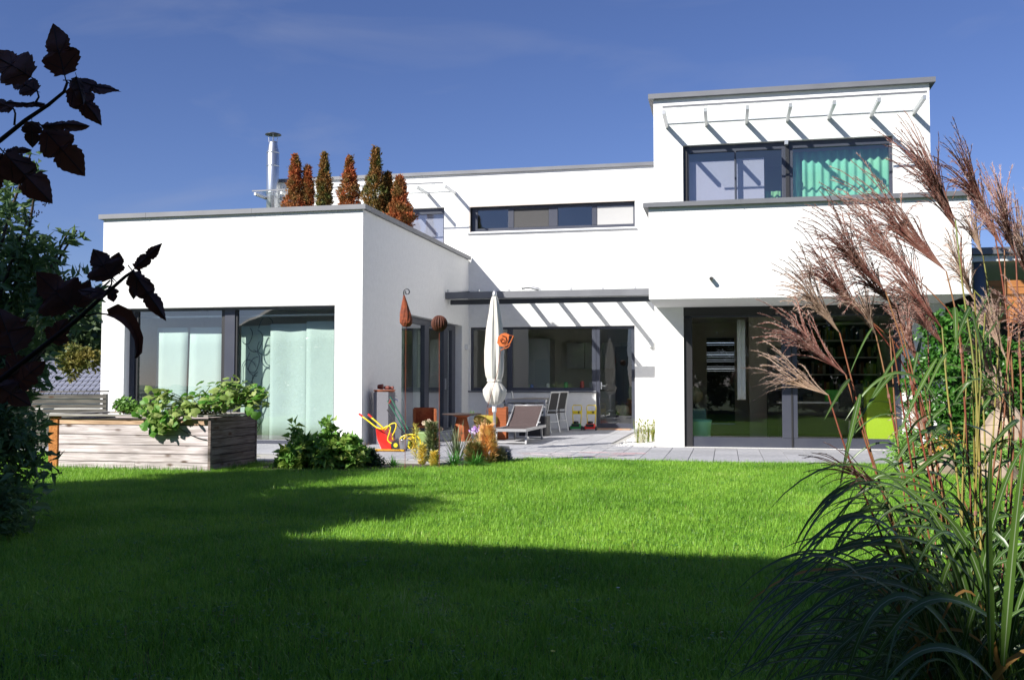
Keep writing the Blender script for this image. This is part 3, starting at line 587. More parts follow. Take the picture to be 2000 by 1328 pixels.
for x, y in ((lx0+.02, .85), (lx1-.02, .85), (lx0+.03, 2.3), (lx1-.03, 2.3)): part('leg', MB().bar((x, y, Zs-.02), (x, y+(-.06 if y < 1 else .08), .02), .03, .045), alu2, lo)
part('stretcher', MB().tube([(lx0, .80, .05), (lx1, .80, .05)], .012).tube([(lx0, 2.37, .05), (lx1, 2.37, .05)], .012), alu2, lo)
# ================================================================== DINING SET
teak = mat('weathered_teak', (.33, .27, .20), .7, c2=(.22, .18, .14), ns=6, stretch=(1, 8, 1)); mesh_ = mat('black_mesh', (.018, .018, .02), .9)
tx0, tx1, ty0, ty1 = 1.66, 2.47, 4.1, 5.9
ta = thing('dining_table', (2.1, 5, 0), 'teak topped patio table with metal legs behind the lounger', 'table')
for k in range(7): part('slat', MB().box(tx0+.01+k*.114, ty0, .735, tx0+.115+k*.114, ty1, .76), teak, ta)
part('apron', MB().box(tx0, ty0-.02, .69, tx1, ty0, .755).box(tx0, ty1, .69, tx1, ty1+.02, .755).box(tx0-.02, ty0-.02, .69, tx0, ty1+.02, .755).box(tx1, ty0-.02, .69, tx1+.02, ty1+.02, .755), M['alu'], ta)
for x in (tx0, tx1): 
    for y in (ty0, ty1): part('leg', MB().box(x-.025, y-.025, .02, x+.025, y+.025, .69), M['alu'], ta)
def chair(face, loc, label):
    c = thing('patio_chair', (0, 0, 0), label, 'chair', 'black and metal patio chairs round the teak table')
    s = face
    part('seat', MB().box(-.23, -.23, .43, .23, .23, .45), mesh_, c)
    part('backrest', MB().bar((-.22*1, 0, .46), (-.31, 0, .93), .40, .012, (0, 1, 0)) if False else MB().poly([(-.215, -.2, .5), (-.215, .2, .5), (-.285, .2, .86), (-.285, -.2, .86)]).poly([(-.225, -.2, .5), (-.295, -.2, .86), (-.295, .2, .86), (-.225, .2, .5)]).poly([(-.285, -.2, .86), (-.285, .2, .86), (-.295, .2, .86), (-.295, -.2, .86)]), mesh_, c)
    for y in (-.23, .23):
        part('frame', MB().tube([(-.30, y, .02), (-.21, y, .44), (-.30, y, .88)], .014, 6).tube([(.25, y, .02), (.22, y, .44), (.215, y, .64), (-.24, y, .65)], .014, 6).tube([(.22, y, .43), (-.21, y, .43)], .014, 6), M['alu'], c)
    part('top_rail', MB().tube([(-.30, -.23, .88), (-.30, .23, .88)], .014, 6).tube([(-.26, -.23, .25), (-.26, .23, .25)], .01, 6), M['alu'], c)
    c.location = loc; c.rotation_euler = (0, 0, face); OFF[c.name] = np.zeros(3); return c
c1 = chair(.15, (1.77, 4.5, .018), 'patio chair at the left of the teak table, nearer one')
copy_tree(c1, (1.79, 5.4, .018), .2, 'patio chair at the left of the teak table, farther one against the wall')
copy_tree(c1, (2.33, 4.6, .018), math.pi-.25, 'patio chair right of the teak table, nearer one with its tall back showing')
copy_tree(c1, (2.37, 5.5, .018), math.pi-.25, 'patio chair right of the teak table, farther one next to the toy mowers')
solo('storage_box', MB().box(2.05, 3.5, .02, 2.62, 3.9, .42), M['black'], (2.4, 3.7, .02), 'low black box on the floor behind the sun lounger', 'box', bevel=.01)
# ================================================================== TOY MOWERS
yel = mat('yellow_plastic', (.80, .62, .02), .4); red = mat('red_plastic', (.75, .03, .02), .35); grn = mat('green_plastic_toy', (.02, .28, .06), .4)
def mower(x, y, bm_, label):
    t = thing('toy_mower', (x, y, .018), label, 'toy mower', 'toy lawn mowers by the patio door')
    part('body', MB().box(x-.12, y-.14, .05, x+.12, y+.10, .13).box(x-.10, y-.10, .13, x+.10, y+.06, .17), bm_, t, bevel=.015)
    part('engine', MB().lathe([(.06, .171), (.06, .21), (.045, .225), (.0, .23)], (x, y-.02, 0), 14), M['black'], t)
    part('grille', MB().box(x-.09, y-.147, .10, x+.09, y-.141, .165), M['black'], t)
    hb = [(x-.085, y+.10, .12), (x-.10, y+.14, .35), (x-.105, y+.16, .55), (x-.09, y+.17, .585), (x+.09, y+.17, .585), (x+.105, y+.16, .55), (x+.10, y+.14, .35), (x+.085, y+.10, .12)]
    part('handle', MB().tube(hb, .011, 8), yel, t, smooth=True); part('panel', MB().box(x-.095, y+.135, .38, x+.095, y+.15, .46), yel, t); part('lever', MB().box(x+.03, y+.12, .40, x+.055, y+.134, .45), M['black'], t)
    for sx in (-.135, .135):
        for sy in (-.10, .07): part('wheel', MB().tube([(x+sx-.012, y+sy, .068), (x+sx+.012, y+sy, .068)], .045, 14), M['black'], t)
    return t
mower(2.80, 6.3, grn, 'toy lawn mower with green body and yellow handle, the left one'); mower(3.13, 6.3, red, 'toy lawn mower with red body and yellow handle, next to the patio door')
solo('doormat', MB().box(3.2, 6.55, .019, 4.0, 6.95, .04), mat('coir_mat', (.36, .27, .17), .95, c2=(.40, .18, .10), ns=6, stretch=(3, .2, 1)), (3.6, 6.75, .019), 'brown and red doormat in front of the glass patio door', 'doormat')
# chalk drawing (dry marks on the stone)
def chalk(c, n, x0, x1, y0, y1, lab, seed):
    r = random.Random(seed); mb = MB()
    for k in range(n):
        x, y = r.uniform(x0, x1), r.uniform(y0, y1); a = r.uniform(-.3, .3); l = r.uniform(.15, .5)
        mb.bar((x, y, .0225), (x+l*math.cos(a), y+l*math.sin(a), .0225), r.uniform(.012, .04), .001)
    solo('chalk_drawing', mb, mat('chalk', c, .95), ((x0+x1)/2, (y0+y1)/2, .022), lab, 'chalk drawing', normals=False)
chalk((.75, .73, .72), 40, 3.0, 4.6, -2.0, 1.4, 'white chalk strokes on the sunny paving in front of the patio', 1)
chalk((.72, .48, .50), 14, 3.8, 4.7, -1.9, -.9, 'pink chalk patch on the paving near the lawn edge', 2)
chalk((.66, .55, .56), 14, 3.0, 3.6, -2.0, -1.2, 'pale pink chalk strokes on the paving right of the orange flowers', 3)
# ================================================================== WATER POST AND TOYS
gran = mat('granite', (.12, .12, .14), .7, c2=(.2, .2, .22), ns=70, bump=.3, bs=60); terra = mat('terracotta', (.45, .14, .06), .8)
wp = thing('water_post', (.3, .35, 0), 'square grey stone water post with a brass tap beside the wing wall', 'water post')
part('column', MB().box(.12, .25, .018, .40, .62, .93), gran, wp, bevel=.008)
part('tap', MB().tube([(.40, .42, .80), (.50, .42, .80), (.52, .42, .76)], .014, 8).tube([(.46, .42, .80), (.46, .42, .85)], .008, 6).bar((.42, .42, .855), (.50, .42, .855), .012, .01), M['steel'], wp)
tr = thing('plant_tray', (.26, .43, .93), 'terracotta tray lying on top of the stone water post', 'tray')
part('dish', MB().lathe([(.17, .0), (.20, .03), (.19, .035), (.16, .012)], (.26, .43, .932), 22), terra, tr)
for k, (x, y, r_) in enumerate(((.20, .40, .05), (.31, .42, .035), (.37, .48, .03))):
    solo('flower_pot', MB().tube([(x-.05, y, .97+r_), (x+.04, y, .97+r_)], [r_*.75, r_], 14), mat('dark_red_pot', (.16, .03, .02), .6), (x, y, .965), ('large dark red pot lying on its side in the tray', 'small dark red pot in the middle of the tray', 'smallest dark red pot at the right of the tray')[k], 'flower pot')
# toy wheelbarrow tipped on its nose
bx, by = .78, -1.15
wb = thing('toy_wheelbarrow', (bx, by, 0), 'red toy wheelbarrow with yellow tube frame tipped up against the water post', 'wheelbarrow')
def px(u, v, Y): return tuple(onY(u, v, Y))
tray = [px(*q) for q in ((733, 836, -1.15), (748, 838, -1.05), (762, 862, -1.2), (764, 878, -1.3), (745, 880, -1.35), (736, 858, -1.25))]
tb = [(x+.02, y+.22, z+.01) for x, y, z in tray]
mbt = MB(); n = 6; mbt.v = tray+tb; mbt.f = [tuple(range(6)), tuple(range(11, 5, -1))]+[(i, 6+i, 6+(i+1) % 6, (i+1) % 6) for i in range(6)]
part('tray', mbt, red, wb, bevel=.012)
def tubepx(pts, Y, r): 
    q = [np.array(onY(u, v, Y+dy)) for u, v, dy in pts]; out = []
    for i in range(len(q)-1):
        for t_ in (0, .5): 
            a = q[i-1] if i else q[i]; b_, c_, d_ = q[i], q[i+1], q[min(i+2, len(q)-1)]
            out.append(.5*((2*b_)+(-a+c_)*t_+(2*a-5*b_+4*c_-d_)*t_**2+(-a+3*b_-3*c_+d_)*t_**3))
    out.append(q[-1]); return MB().tube(out, r, 8)
part('handle', tubepx([(706, 812, 0), (722, 824, 0), (736, 835, 0), (748, 838, 0)], -1.2, .013), yel, wb, smooth=True)
part('grip', MB().tube([px(701, 808, -1.2), px(708, 813, -1.2)], .017, 8), red, wb)
part('handle', tubepx([(724, 814, 0), (738, 826, 0), (746, 833, 0), (752, 840, 0)], -1.0, .013), yel, wb, smooth=True)
part('grip', MB().tube([px(719, 809, -1.0), px(726, 815, -1.0)], .017, 8), red, wb)
part('frame', tubepx([(748, 838, 0), (756, 832, 0), (763, 834, 0), (760, 848, 0), (757, 859, 0), (765, 866, 0), (773, 868, 0)], -1.25, .011), yel, wb, smooth=True)
part('frame', tubepx([(752, 840, 0), (762, 829, 0), (772, 826, 0), (774, 832, 0), (770, 844, 0), (766, 852, 0), (769, 862, 0)], -1.05, .011), yel, wb, smooth=True)
wc = np.array(px(774, 869, -1.25))
part('wheel', MB().tube([wc-np.array((.0, .03, 0)), wc+np.array((.0, .03, 0))], .075, 20), M['black'], wb); part('hub', MB().tube([wc-np.array((.0, .036, 0)), wc+np.array((.0, .036, 0))], .034, 14), yel, wb)
# hose reel
hr = thing('hose_reel', (1.1, -.75, 0), 'yellow garden hose reel with green hub standing behind the wheelbarrow', 'hose reel')
rc = np.array(px(796, 868, -.8))
def ring(c, R, r, n=26, ax=1, sq=1.0): return [(c[0]+R*math.cos(t_)*(1), c[1], c[2]+R*math.sin(t_)*sq) for t_ in np.linspace(0, 2*math.pi, n)]
part('rim', MB().tube(ring(rc, .155, .01), .013, 6), yel, hr); part('rim', MB().tube(ring(rc+np.array((0, .22, 0)), .155, .01), .013, 6), yel, hr)
part('hose_coil', MB().tube([(rc[0]+.1*math.cos(k*.5), rc[1]+.01+.2*k/120, rc[2]+.1*math.sin(k*.5)) for k in range(120)], .012, 6), mat('yellow_hose', (.62, .42, .02), .5), hr, smooth=True)
for s_ in (-1, 1): part('leg', MB().tube([rc+np.array((0, -.02, 0)), rc+np.array((s_*.14, -.04, -.17))], .012, 6), yel, hr)
part('drum', MB().tube([rc, rc+np.array((0, .21, 0))], .06, 16), mat('olive_plastic', (.33, .36, .02), .5), hr)
bk = np.array(px(788, 880, -1.3))
tb_ = thing('watering_bucket', tuple(bk), 'small grey metal bucket beside the toy wheel', 'bucket')
part('body', MB().lathe([(.055, 0), (.075, .17), (.078, .175), (.068, .175), (.05, .01)], tuple(bk), 18), M['steel'], tb_, smooth=True); part('handle', MB().tube([(bk[0]-.075, bk[1], bk[2]+.17), (bk[0]-.05, bk[1], bk[2]+.23), (bk[0]+.05, bk[1], bk[2]+.23), (bk[0]+.075, bk[1], bk[2]+.17)], .004, 6), M['steel'], tb_)
hp = [px(u, v, -1.5) for u, v in ((733, 880), (745, 884), (760, 883), (775, 881), (790, 880), (783, 883), (765, 886), (745, 887), (733, 883))]
solo('garden_hose', MB().tube([(x, y, .04) for x, y, z in hp], .018, 8), mat('amber_hose', (.75, .42, .02), .45), (.8, -1.5, .02), 'yellow hose lying coiled flat on the paving under the wheelbarrow', 'hose', smooth=True)
solo('hose_end', tubepx([(757, 790, 0), (754, 800, 0), (755, 815, 0), (752, 828, 0)], .3, .014), mat('lime_hose', (.45, .42, .02), .5), (.5, .3, .5), 'olive hose hanging down from the tap of the stone post', 'hose', smooth=True)
solo('watering_box', MB().box(1.02, -.2, .02, 1.26, .1, .26), mat('pale_green_plastic', (.2, .3, .1), .5), (1.2, 0, .02), 'pale green plastic tub behind the hose reel', 'tub', bevel=.015)
sc = thing('push_handle', (.9, .2, 0), 'dark green folding push handle leaning against the stone post', 'handle')
part('tube', MB().tube([px(762, 775, .1), px(783, 812, -.1), px(801, 846, -.3)], .012, 8), mat('dark_green_metal', (.01, .09, .05), .4), sc); part('tube', MB().tube([px(757, 783, .25), px(778, 818, .05), px(792, 845, -.1)], .012, 8), mat('dark_green_metal', (.01, .09, .05), .4), sc)
part('tube', MB().tube([px(756, 800, .25), px(770, 822, .1), px(786, 843, -.05)], .008, 8), M['black'], sc); part('joint', MB().tube([px(760, 788, .1), px(764, 780, .1)], .02, 8), mat('dark_red', (.2, .02, .02), .5), sc)
part('fork', MB().tube([px(798, 838, -.3), px(804, 848, -.3)], .022, 8), M['black'], sc)
# wooden play furniture
ow = plankmat(1, (.33, .10, .04), (.22, .065, .025))
def wchair(x, y, rz, label):
    t = thing('wooden_chair', (0, 0, 0), label, 'chair', 'orange stained block chairs')
    part('backrest', MB().box(-.19, .12, .30, .19, .17, .62), ow, t, bevel=.006); part('side_panel', MB().box(-.21, -.17, 0, -.17, .17, .60), ow, t, bevel=.004); part('side_panel', MB().box(.17, -.17, 0, .21, .17, .60), ow, t, bevel=.004)
    part('seat', MB().box(-.17, -.17, .26, .17, .12, .30), ow, t)
    t.location = (x, y, .018); t.rotation_euler = (0, 0, rz); return t
wchair(.78, 1.15, .35, 'orange stained wooden chair in front of the side glass door'); wchair(1.92, 2.2, -1.45, 'orange stained wooden chair left of the parasol pole')
rt_ = thing('round_table', (1.36, 1.6, 0), 'low round dark wooden table between the two orange chairs', 'table')
part('tabletop', MB().lathe([(.36, .50), (.37, .51), (.37, .525), (.0, .53)], (1.36, 1.6, 0), 30), mat('dark_table', (.07, .05, .045), .5), rt_); part('pedestal', MB().lathe([(.22, .02), (.2, .04), (.10, .45), (.2, .5)], (1.36, 1.6, 0), 6), ow, rt_)
solo('cushion', MB().box(1.5, 1.9, .30, 1.95, 2.3, .48), mat('mustard_cushion', (.35, .27, .04), .9), (1.7, 2.1, .3), 'mustard cushion leaning between round table and orange chair', 'cushion', bevel=.05)

# ================================================================== GARDEN STAKES
rust = mat('rust', (.30, .07, .022), .9, c2=(.16, .04, .02), ns=18, bump=.6, bs=60); rust2 = mat('bright_rust', (.62, .16, .04), .85, c2=(.5, .12, .03), ns=12)
s1 = onZ(791, 918); st = thing('garden_stake', tuple(s1), 'rusty garden stake topped by a scaly gnome hat with curled tip', 'garden ornament')
zt_ = lambda v, s: onY(1000, v, s[1])[2]
def topz(u, v, s): return onY(u, v, s[1])
h0, h1 = topz(793, 640, s1), topz(791, 585, s1)
part('rod', MB().tube([(s1[0], s1[1], 0), tuple(topz(793, 638, s1))], .0035, 6), rust, st)
prof = [(.01, 0), (.05, .012), (.075, .05), (.078, .09), (.07, .16), (.05, .24), (.03, .32), (.013, .385), (.009, .40)]
hc = topz(794, 639, s1)
mb = MB().lathe(prof, tuple(hc), 24, fn=lambda a, z: 1+.05*math.sin(9*a+60*z))
mb.v = [(x-.035*((z-hc[2])/.4), y, z) for x, y, z in mb.v]
part('hat', mb, rust, st, smooth=False)
cz0 = np.array((hc[0]-.035, hc[1], hc[2]+.39)); pts = [cz0]+[cz0+np.array((.038+(.045-.028*k/14)*math.cos(3.3-k*.55), 0, .05+(.045-.028*k/14)*math.sin(3.3-k*.55))) for k in range(14)]
part('curl', MB().tube(pts, .0075, 6), M['anth'], st, smooth=True)
s2 = onZ(858, 915); st = thing('garden_stake', tuple(s2), 'rusty garden stake topped by an open slotted metal ball', 'garden ornament')
bc_ = topz(858, 632, s2); part('rod', MB().tube([(s2[0], s2[1], 0), tuple(bc_-np.array((0, 0, .1)))], .0035, 6), rust, st)
mb = MB()
for k in range(9):
    a = k*math.pi/9; mb.tube([bc_+.095*np.array((math.cos(a)*math.sin(t_), math.sin(a)*math.sin(t_), math.cos(t_))) for t_ in np.linspace(0, 2*math.pi, 22)], .011, 5)
part('ball', mb, mat('dark_rust', (.10, .03, .015), .7), st); part('candle_bowl', MB().lathe([(.0, -.08), (.05, -.07), (.075, -.03), (.07, -.03), (.04, -.06)], tuple(bc_), 16), rust, st)
s3 = onZ(934, 908); st = thing('garden_stake', tuple(s3), 'leaning rusty garden stake ending in a bright orange metal rose', 'garden ornament')
rc3 = topz(984, 664, s3); part('rod', MB().tube([tuple(s3), tuple(topz(952, 795, s3)), tuple(topz(972, 725, s3)), tuple(topz(978, 684, s3))], .0035, 6), rust, st)
def outl(pts, c, th=.006):
    P3 = [topz(u, v, s3) for u, v in pts]; n = len(P3); mb = MB(); mb.v = [tuple(q-np.array((0, th, 0))) for q in P3]+[tuple(q+np.array((0, th, 0))) for q in P3]
    mb.f = [tuple(range(n)), tuple(range(2*n-1, n-1, -1))]+[(i, n+i, n+(i+1) % n, (i+1) % n) for i in range(n)]; return mb
part('petal', outl([(971, 670), (973, 658), (979, 652), (987, 650), (994, 653), (994, 662), (991, 671), (983, 675), (975, 675)], 0), rust2, st)
part('petal', MB().tube([topz(u, v, s3) for u, v in ((975, 675), (985, 677), (996, 671), (1003, 656), (994, 655), (991, 668), (984, 672))], .009, 6), rust2, st)
part('petal', MB().tube([topz(u, v, s3-np.array((0, .02, 0))) for u, v in ((984, 664), (981, 660), (977, 664), (979, 669), (985, 669), (989, 664), (987, 657), (980, 655))], .006, 6), rust, st)
part('sepal', MB().tube([topz(u, v, s3) for u, v in ((978, 684), (984, 681), (992, 679), (996, 674))], .007, 6), rust2, st)

# ================================================================== SURROUNDINGS
# neighbour carport on the right
cp = thing('carport', (11, 3, 0), 'flat roofed carport with grey roof edge and round grey column right of the house', 'carport')
q = onY(1897, 487, 3); 
part('roof', MB().box(9.9, 3.0, 3.29, 14.5, 9, 3.40), M['stucco'], cp); part('roof_edge', MB().box(9.88, 2.9, 3.41, 14.6, 9.1, 3.53), M['fascia'], cp)
part('column', MB().tube([(10.70, 3.15, -.05), (10.70, 3.15, 3.285)], .10, 20), mat('blue_grey_steel', (.10, .13, .18), .4), cp, smooth=True)
ob = mat('orange_larch', (.50, .20, .06), .7, c2=(.38, .14, .04), ns=5, stretch=(.5, 10, 10))
for k in range(6): part('board', MB().box(10.86, 3.35+k*.001, 2.2+k*.13, 14.4, 3.38, 2.322+k*.13), ob, cp)
part('back_wall', MB().box(9.95, 8.8, 0, 14.4, 8.95, 3.28), M['dark'], cp)
sb = thing('timber_shed', (10.6, 4.6, 0), 'brown timber gable roof peeping out beside the balcony corner', 'shed')
part('roof', MB().poly([(9.75, 4.6, 2.05), (10.25, 4.6, 2.42), (11.4, 4.6, 1.9), (11.4, 5.6, 1.9), (10.25, 5.6, 2.42), (9.75, 5.6, 2.05)]).poly([(9.75, 4.6, 2.05), (10.25, 4.6, 2.42), (11.4, 4.6, 1.9)]), mat('brown_boards', (.12, .05, .025), .8), sb)
# limestone boulders under the hedge
lime_s = mat('limestone', (.42, .32, .23), .9, c2=(.28, .22, .17), ns=4, bump=.6, bs=8)
def rock(c, r, label, sq=(1, .8, .75)):
    bm = bmesh.new(); bmesh.ops.create_icosphere(bm, subdivisions=3, radius=1); rr = random.Random(sum(int(abs(t)*100) for t in c)); pl = [Vector((rr.gauss(0, 1), rr.gauss(0, 1), rr.gauss(0, 1))).normalized() for _ in range(14)]
    for v in bm.verts:
        for q_ in pl:
            d = v.co.dot(q_)-.78
            if d > 0: v.co -= q_*d
        v.co = Vector((v.co.x*r*sq[0], v.co.y*r*sq[1], v.co.z*r*sq[2]))
    me = bpy.data.meshes.new('boulder'); bm.to_mesh(me); bm.free(); o = bpy.data.objects.new('boulder', me); COL.objects.link(o); o.location = c; me.materials.append(lime_s); tag(o, label, 'boulder', 'limestone boulders on the right bank')
rock((9.55, -2.9, .3), .5, 'largest tan limestone boulder leaning at the right frame edge', (.8, .7, 1.1)); rock((8.75, -3.0, .02), .26, 'small pale boulder low down behind the grass leaves'); rock((9.9, -3.8, .1), .55, 'tan boulder nearest to the tall grass'); rock((9.2, -3.9, .0), .3, 'flat tan stone between lawn and hedge')
# tiled neighbour house, lower down to the left
nb = thing('tiled_house', (-28, 30, -2.5), 'lower neighbouring house with dark blue grey tiled roof beyond the fence', 'house')
tile = mat('roof_tile', (.20, .21, .27), .35, c2=(.26, .27, .33), ns=3)
a = onY(195, 706, 30); rx0, rx1 = a[0]-4.5, a[0]+6; zr = a[2]; ze = zr-1.75
part('wall', MB().box(rx0+.4, 29, -4, rx1-.4, 36, ze-.1), M['plinth'], nb); rf = part('roof', MB().poly([(rx0, 28.2, ze), (rx1, 28.2, ze), (rx1, 30.5, zr), (rx0, 30.5, zr)]).poly([(rx0, 30.5, zr), (rx1, 30.5, zr), (rx1, 33.5, ze), (rx0, 33.5, ze)]), M['dark'], nb)
n_ = np.array((0, 2.3, zr-ze)); ang = math.atan2(zr-ze, 2.3); ln = math.hypot(2.3, zr-ze)
tobj = None; cnt = 0
for i in range(int((rx1-rx0)/.33)):
    for j in range(int(ln/.36)+1):
        if cnt > 270: break
        x = rx1-.33*(i+1)-3.0; 
        if tobj is None: tobj = part('tile', MB().poly([(-28, 30, -2.46), (-27.86, 30, -2.42), (-27.72, 30, -2.46), (-27.72, 30.37, -2.50), (-27.86, 30.37, -2.46), (-28, 30.37, -2.50)]).poly([(-28, 30, -2.52), (-27.72, 30, -2.52), (-27.72, 30, -2.46), (-27.86, 30, -2.42), (-28, 30, -2.46)]), tile, nb); o = tobj
        else: o = tobj.copy(); COL.objects.link(o); o.parent = nb
        yy = j*.355; o.location = (x+28, 28.2+yy*math.cos(ang)-30, ze+yy*math.sin(ang)+.03+2.5); o.rotation_euler = (ang-.06, 0, 0); cnt += 1
part('verge_board', MB().bar((rx0-.1+1.2, 28.0, ze-.2), (rx0+2.2, 28.0, ze+.7), .1, .3), mat('brown_verge', (.14, .08, .05), .7), nb)
# neighbour house behind the photographer (its shadow lies across the lawn)
rh = thing('neighbour_house', (-3, -24, 0), 'tall plain neighbour house standing behind the photographer', 'house')
NE = 7.45; NX = .72; NY = -18.66
part('wall', MB().box(-6.6, NY+.35, -.1, NX-.35, -29, NE-.2), mat('cream_render', (.5, .46, .38), .9), rh)
part('roof', MB().box(-6.9, NY, NE-.2, NX, -29.3, NE).poly([(-6.9, NY-1.4, NE+.01), (NX, NY-1.4, NE+.01), (NX-1, -24, NE+.8), (-5, -24, NE+.8)]), mat('red_brown_tile', (.16, .09, .07), .7), rh)
for x in (-5, -2.8, -.6):
    for z in (1, 3.6): wn = part('window', MB().box(x-.5, NY+.33, z, x+.5, NY+.36, z+1.3), M['frame'], rh); part('pane', MB().box(x-.43, NY+.36, z+.07, x+.43, NY+.365, z+1.23), M['glass'], wn)
gh = thing('gable_house', (-10, -20, 0), 'low tiled gable house behind the photographer, mirrored in the left window', 'house')
part('wall', MB().box(-12.6, -27, -.1, -8.2, -18.6, 3.1), mat('white_render', (.6, .6, .58), .9), gh)
part('roof', MB().poly([(-13.0, -18.3, 3.0), (-7.6, -18.3, 3.0), (-8.4, -21, 5.6), (-9.6, -21, 5.4)]).poly([(-7.6, -18.3, 3.0), (-7.6, -27.4, 3.0), (-8.4, -21, 5.6)]).poly([(-13.0, -18.3, 3.0), (-9.6, -21, 5.4), (-13.0, -27.4, 3.0)]).poly([(-13.0, -27.4, 3.0), (-9.6, -21, 5.4), (-8.4, -21, 5.6), (-7.6, -27.4, 3.0)]), mat('grey_tile', (.13, .12, .12), .6, c2=(.2, .19, .19), ns=3, stretch=(3, 3, 30)), gh)
# far houses on the slope
for k, (u, v, dd, w_, lab) in enumerate(((183, 668, 150, 7, 'cream house with dark roof on the far slope'), (160, 655, 220, 9, 'pale distant house higher on the far slope'), (150, 690, 130, 6, 'small white distant house low on the far slope'))):
    c_ = atD(u, v, dd); h = thing('distant_house', (c_[0], c_[1], c_[2]-3), lab, 'house', 'distant houses on the slope')
    part('wall', MB().box(c_[0]-w_/2, c_[1]-3, c_[2]-5, c_[0]+w_/2, c_[1]+3, c_[2]), mat('distant_wall', (.55, .5, .4), .9), h)
    part('roof', MB().poly([(c_[0]-w_/2-.5, c_[1]-3.5, c_[2]), (c_[0]+w_/2+.5, c_[1]-3.5, c_[2]), (c_[0]+w_/2+.5, c_[1], c_[2]+2.2), (c_[0]-w_/2-.5, c_[1], c_[2]+2.2)]).poly([(c_[0]-w_/2-.5, c_[1]+3.5, c_[2]), (c_[0]+w_/2+.5, c_[1]+3.5, c_[2]), (c_[0]+w_/2+.5, c_[1], c_[2]+2.2), (c_[0]-w_/2-.5, c_[1], c_[2]+2.2)]), mat('distant_roof', (.12, .07, .06), .8), h)
    for s_ in (-1, 1): part('window', MB().box(c_[0]+s_*w_/4-.6, c_[1]-3.05, c_[2]-2.2, c_[0]+s_*w_/4+.6, c_[1]-3.0, c_[2]-.9), M['dark'], h)
# ================================================================== FOLIAGE
def leafmat(name, c, c2, rough=.45, trans=.3, ns=3, c3=None):
    m = mat(name, c, rough, c2=c2, ns=ns, nd=3, trans=trans, contrast=(.38, .62), spec=.4); return m
def unit(a): return a/(np.linalg.norm(a, axis=-1, keepdims=True)+1e-9)
def leaf_mesh(P_, size, R, elong=1.9, dirs=None, upb=.5, fold=.25, droop=.15):
    """folded diamond leaves: P_ base points, random directions biased by dirs"""
    n = len(P_); d = unit(R.normal(size=(n, 3))*np.array((1, 1, .7))+(dirs if dirs is not None else 0)); nrm = unit(R.normal(size=(n, 3))*.6+np.array((-.2, -.3, upb)))
    s = unit(np.cross(d, nrm)); nrm = np.cross(s, d); sz = size[:, None]; w = sz/elong
    b = P_; m = P_+d*sz*.5-nrm*sz*.0; t = P_+d*sz-nrm*sz*droop
    l = P_+d*sz*.42-s*w*.5+nrm*w*fold; r = P_+d*sz*.42+s*w*.5+nrm*w*fold
    V = np.stack([b, r, m, l, t], 1).reshape(-1, 3); k = (np.arange(n)*5)[:, None]
    F = np.concatenate([k+np.array([[0, 1, 2]]), k+np.array([[0, 2, 3]]), k+np.array([[3, 2, 4]]), k+np.array([[2, 1, 4]])]); return V, F
def blobpts(R, blobs, n, shell=.55):
    """points in a set of ellipsoids, denser toward the outside; clumped"""
    w = np.array([b[3]*b[4]*b[5] for b in blobs])**(.75); w /= w.sum(); idx = R.choice(len(blobs), n, p=w); B = np.array(blobs)[idx]
    d = unit(R.normal(size=(n, 3))); r = (shell+(1-shell)*R.random(n))*(R.random(n)**.25)
    return B[:, :3]+d*B[:, 3:6]*r[:, None], d
def clumpy(R, pts, dirs, k, rad):
    """replace each point by a small sprig of k leaves"""
    n = len(pts); P_ = np.repeat(pts, k, 0)+R.normal(size=(n*k, 3))*rad; return P_, np.repeat(dirs, k, 0)
def shrub(name, blobs, n, size, m, parent, seed=1, k=5, rad=.03, elong=1.9, shell=.5, jitter=.35, pname='foliage', out=.6, zmin=None, **kw):
    R = np.random.default_rng(seed); p_, d_ = blobpts(R, blobs, n//k, shell); p_, d_ = clumpy(R, p_, d_, k, rad)
    if zmin is not None: p_[:, 2] = np.maximum(p_[:, 2], zmin+R.random(len(p_))*.03)
    sz = size*(1+jitter*R.normal(size=len(p_))).clip(.4, 1.8); V, F = leaf_mesh(p_, sz, R, elong, d_*out, **kw); o = mesh_obj(pname, V, F, m, parent, normals=False); o['kind'] = 'stuff'; return o
def branches(parent, root, tips, m, r0=.03, seed=0, name='stem'):
    R = random.Random(seed); mb = MB()
    for t_ in tips:
        a = np.array(root, float)+np.array((R.uniform(-.1, .1), R.uniform(-.1, .1), 0))*r0*10; b = np.array(t_, float); c = (a+b)/2+np.array((0, 0, .12*np.linalg.norm(b-a)))+np.array((R.gauss(0, .05), R.gauss(0, .05), 0))*np.linalg.norm(b-a)
        pts = [a*(1-t)**2+2*c*t*(1-t)+b*t*t for t in np.linspace(0, 1, 6)]; mb.tube(pts, [r0*(1-.75*t) for t in np.linspace(0, 1, 6)], 5, cap=False)
    return part(name, mb, m, parent, smooth=True, normals=False)
bark = mat('bark', (.09, .065, .045), .9, c2=(.05, .035, .025), ns=20, bump=.5); stemg = mat('green_stem', (.14, .18, .05), .6)
dk = leafmat('elder_leaf', (.022, .055, .016), (.04, .085, .022), .35, .18)
mid = leafmat('mid_leaf', (.13, .29, .05), (.22, .40, .08), .45, .3); midb = leafmat('yellow_green_leaf', (.22, .38, .06), (.36, .44, .10), .5, .35)

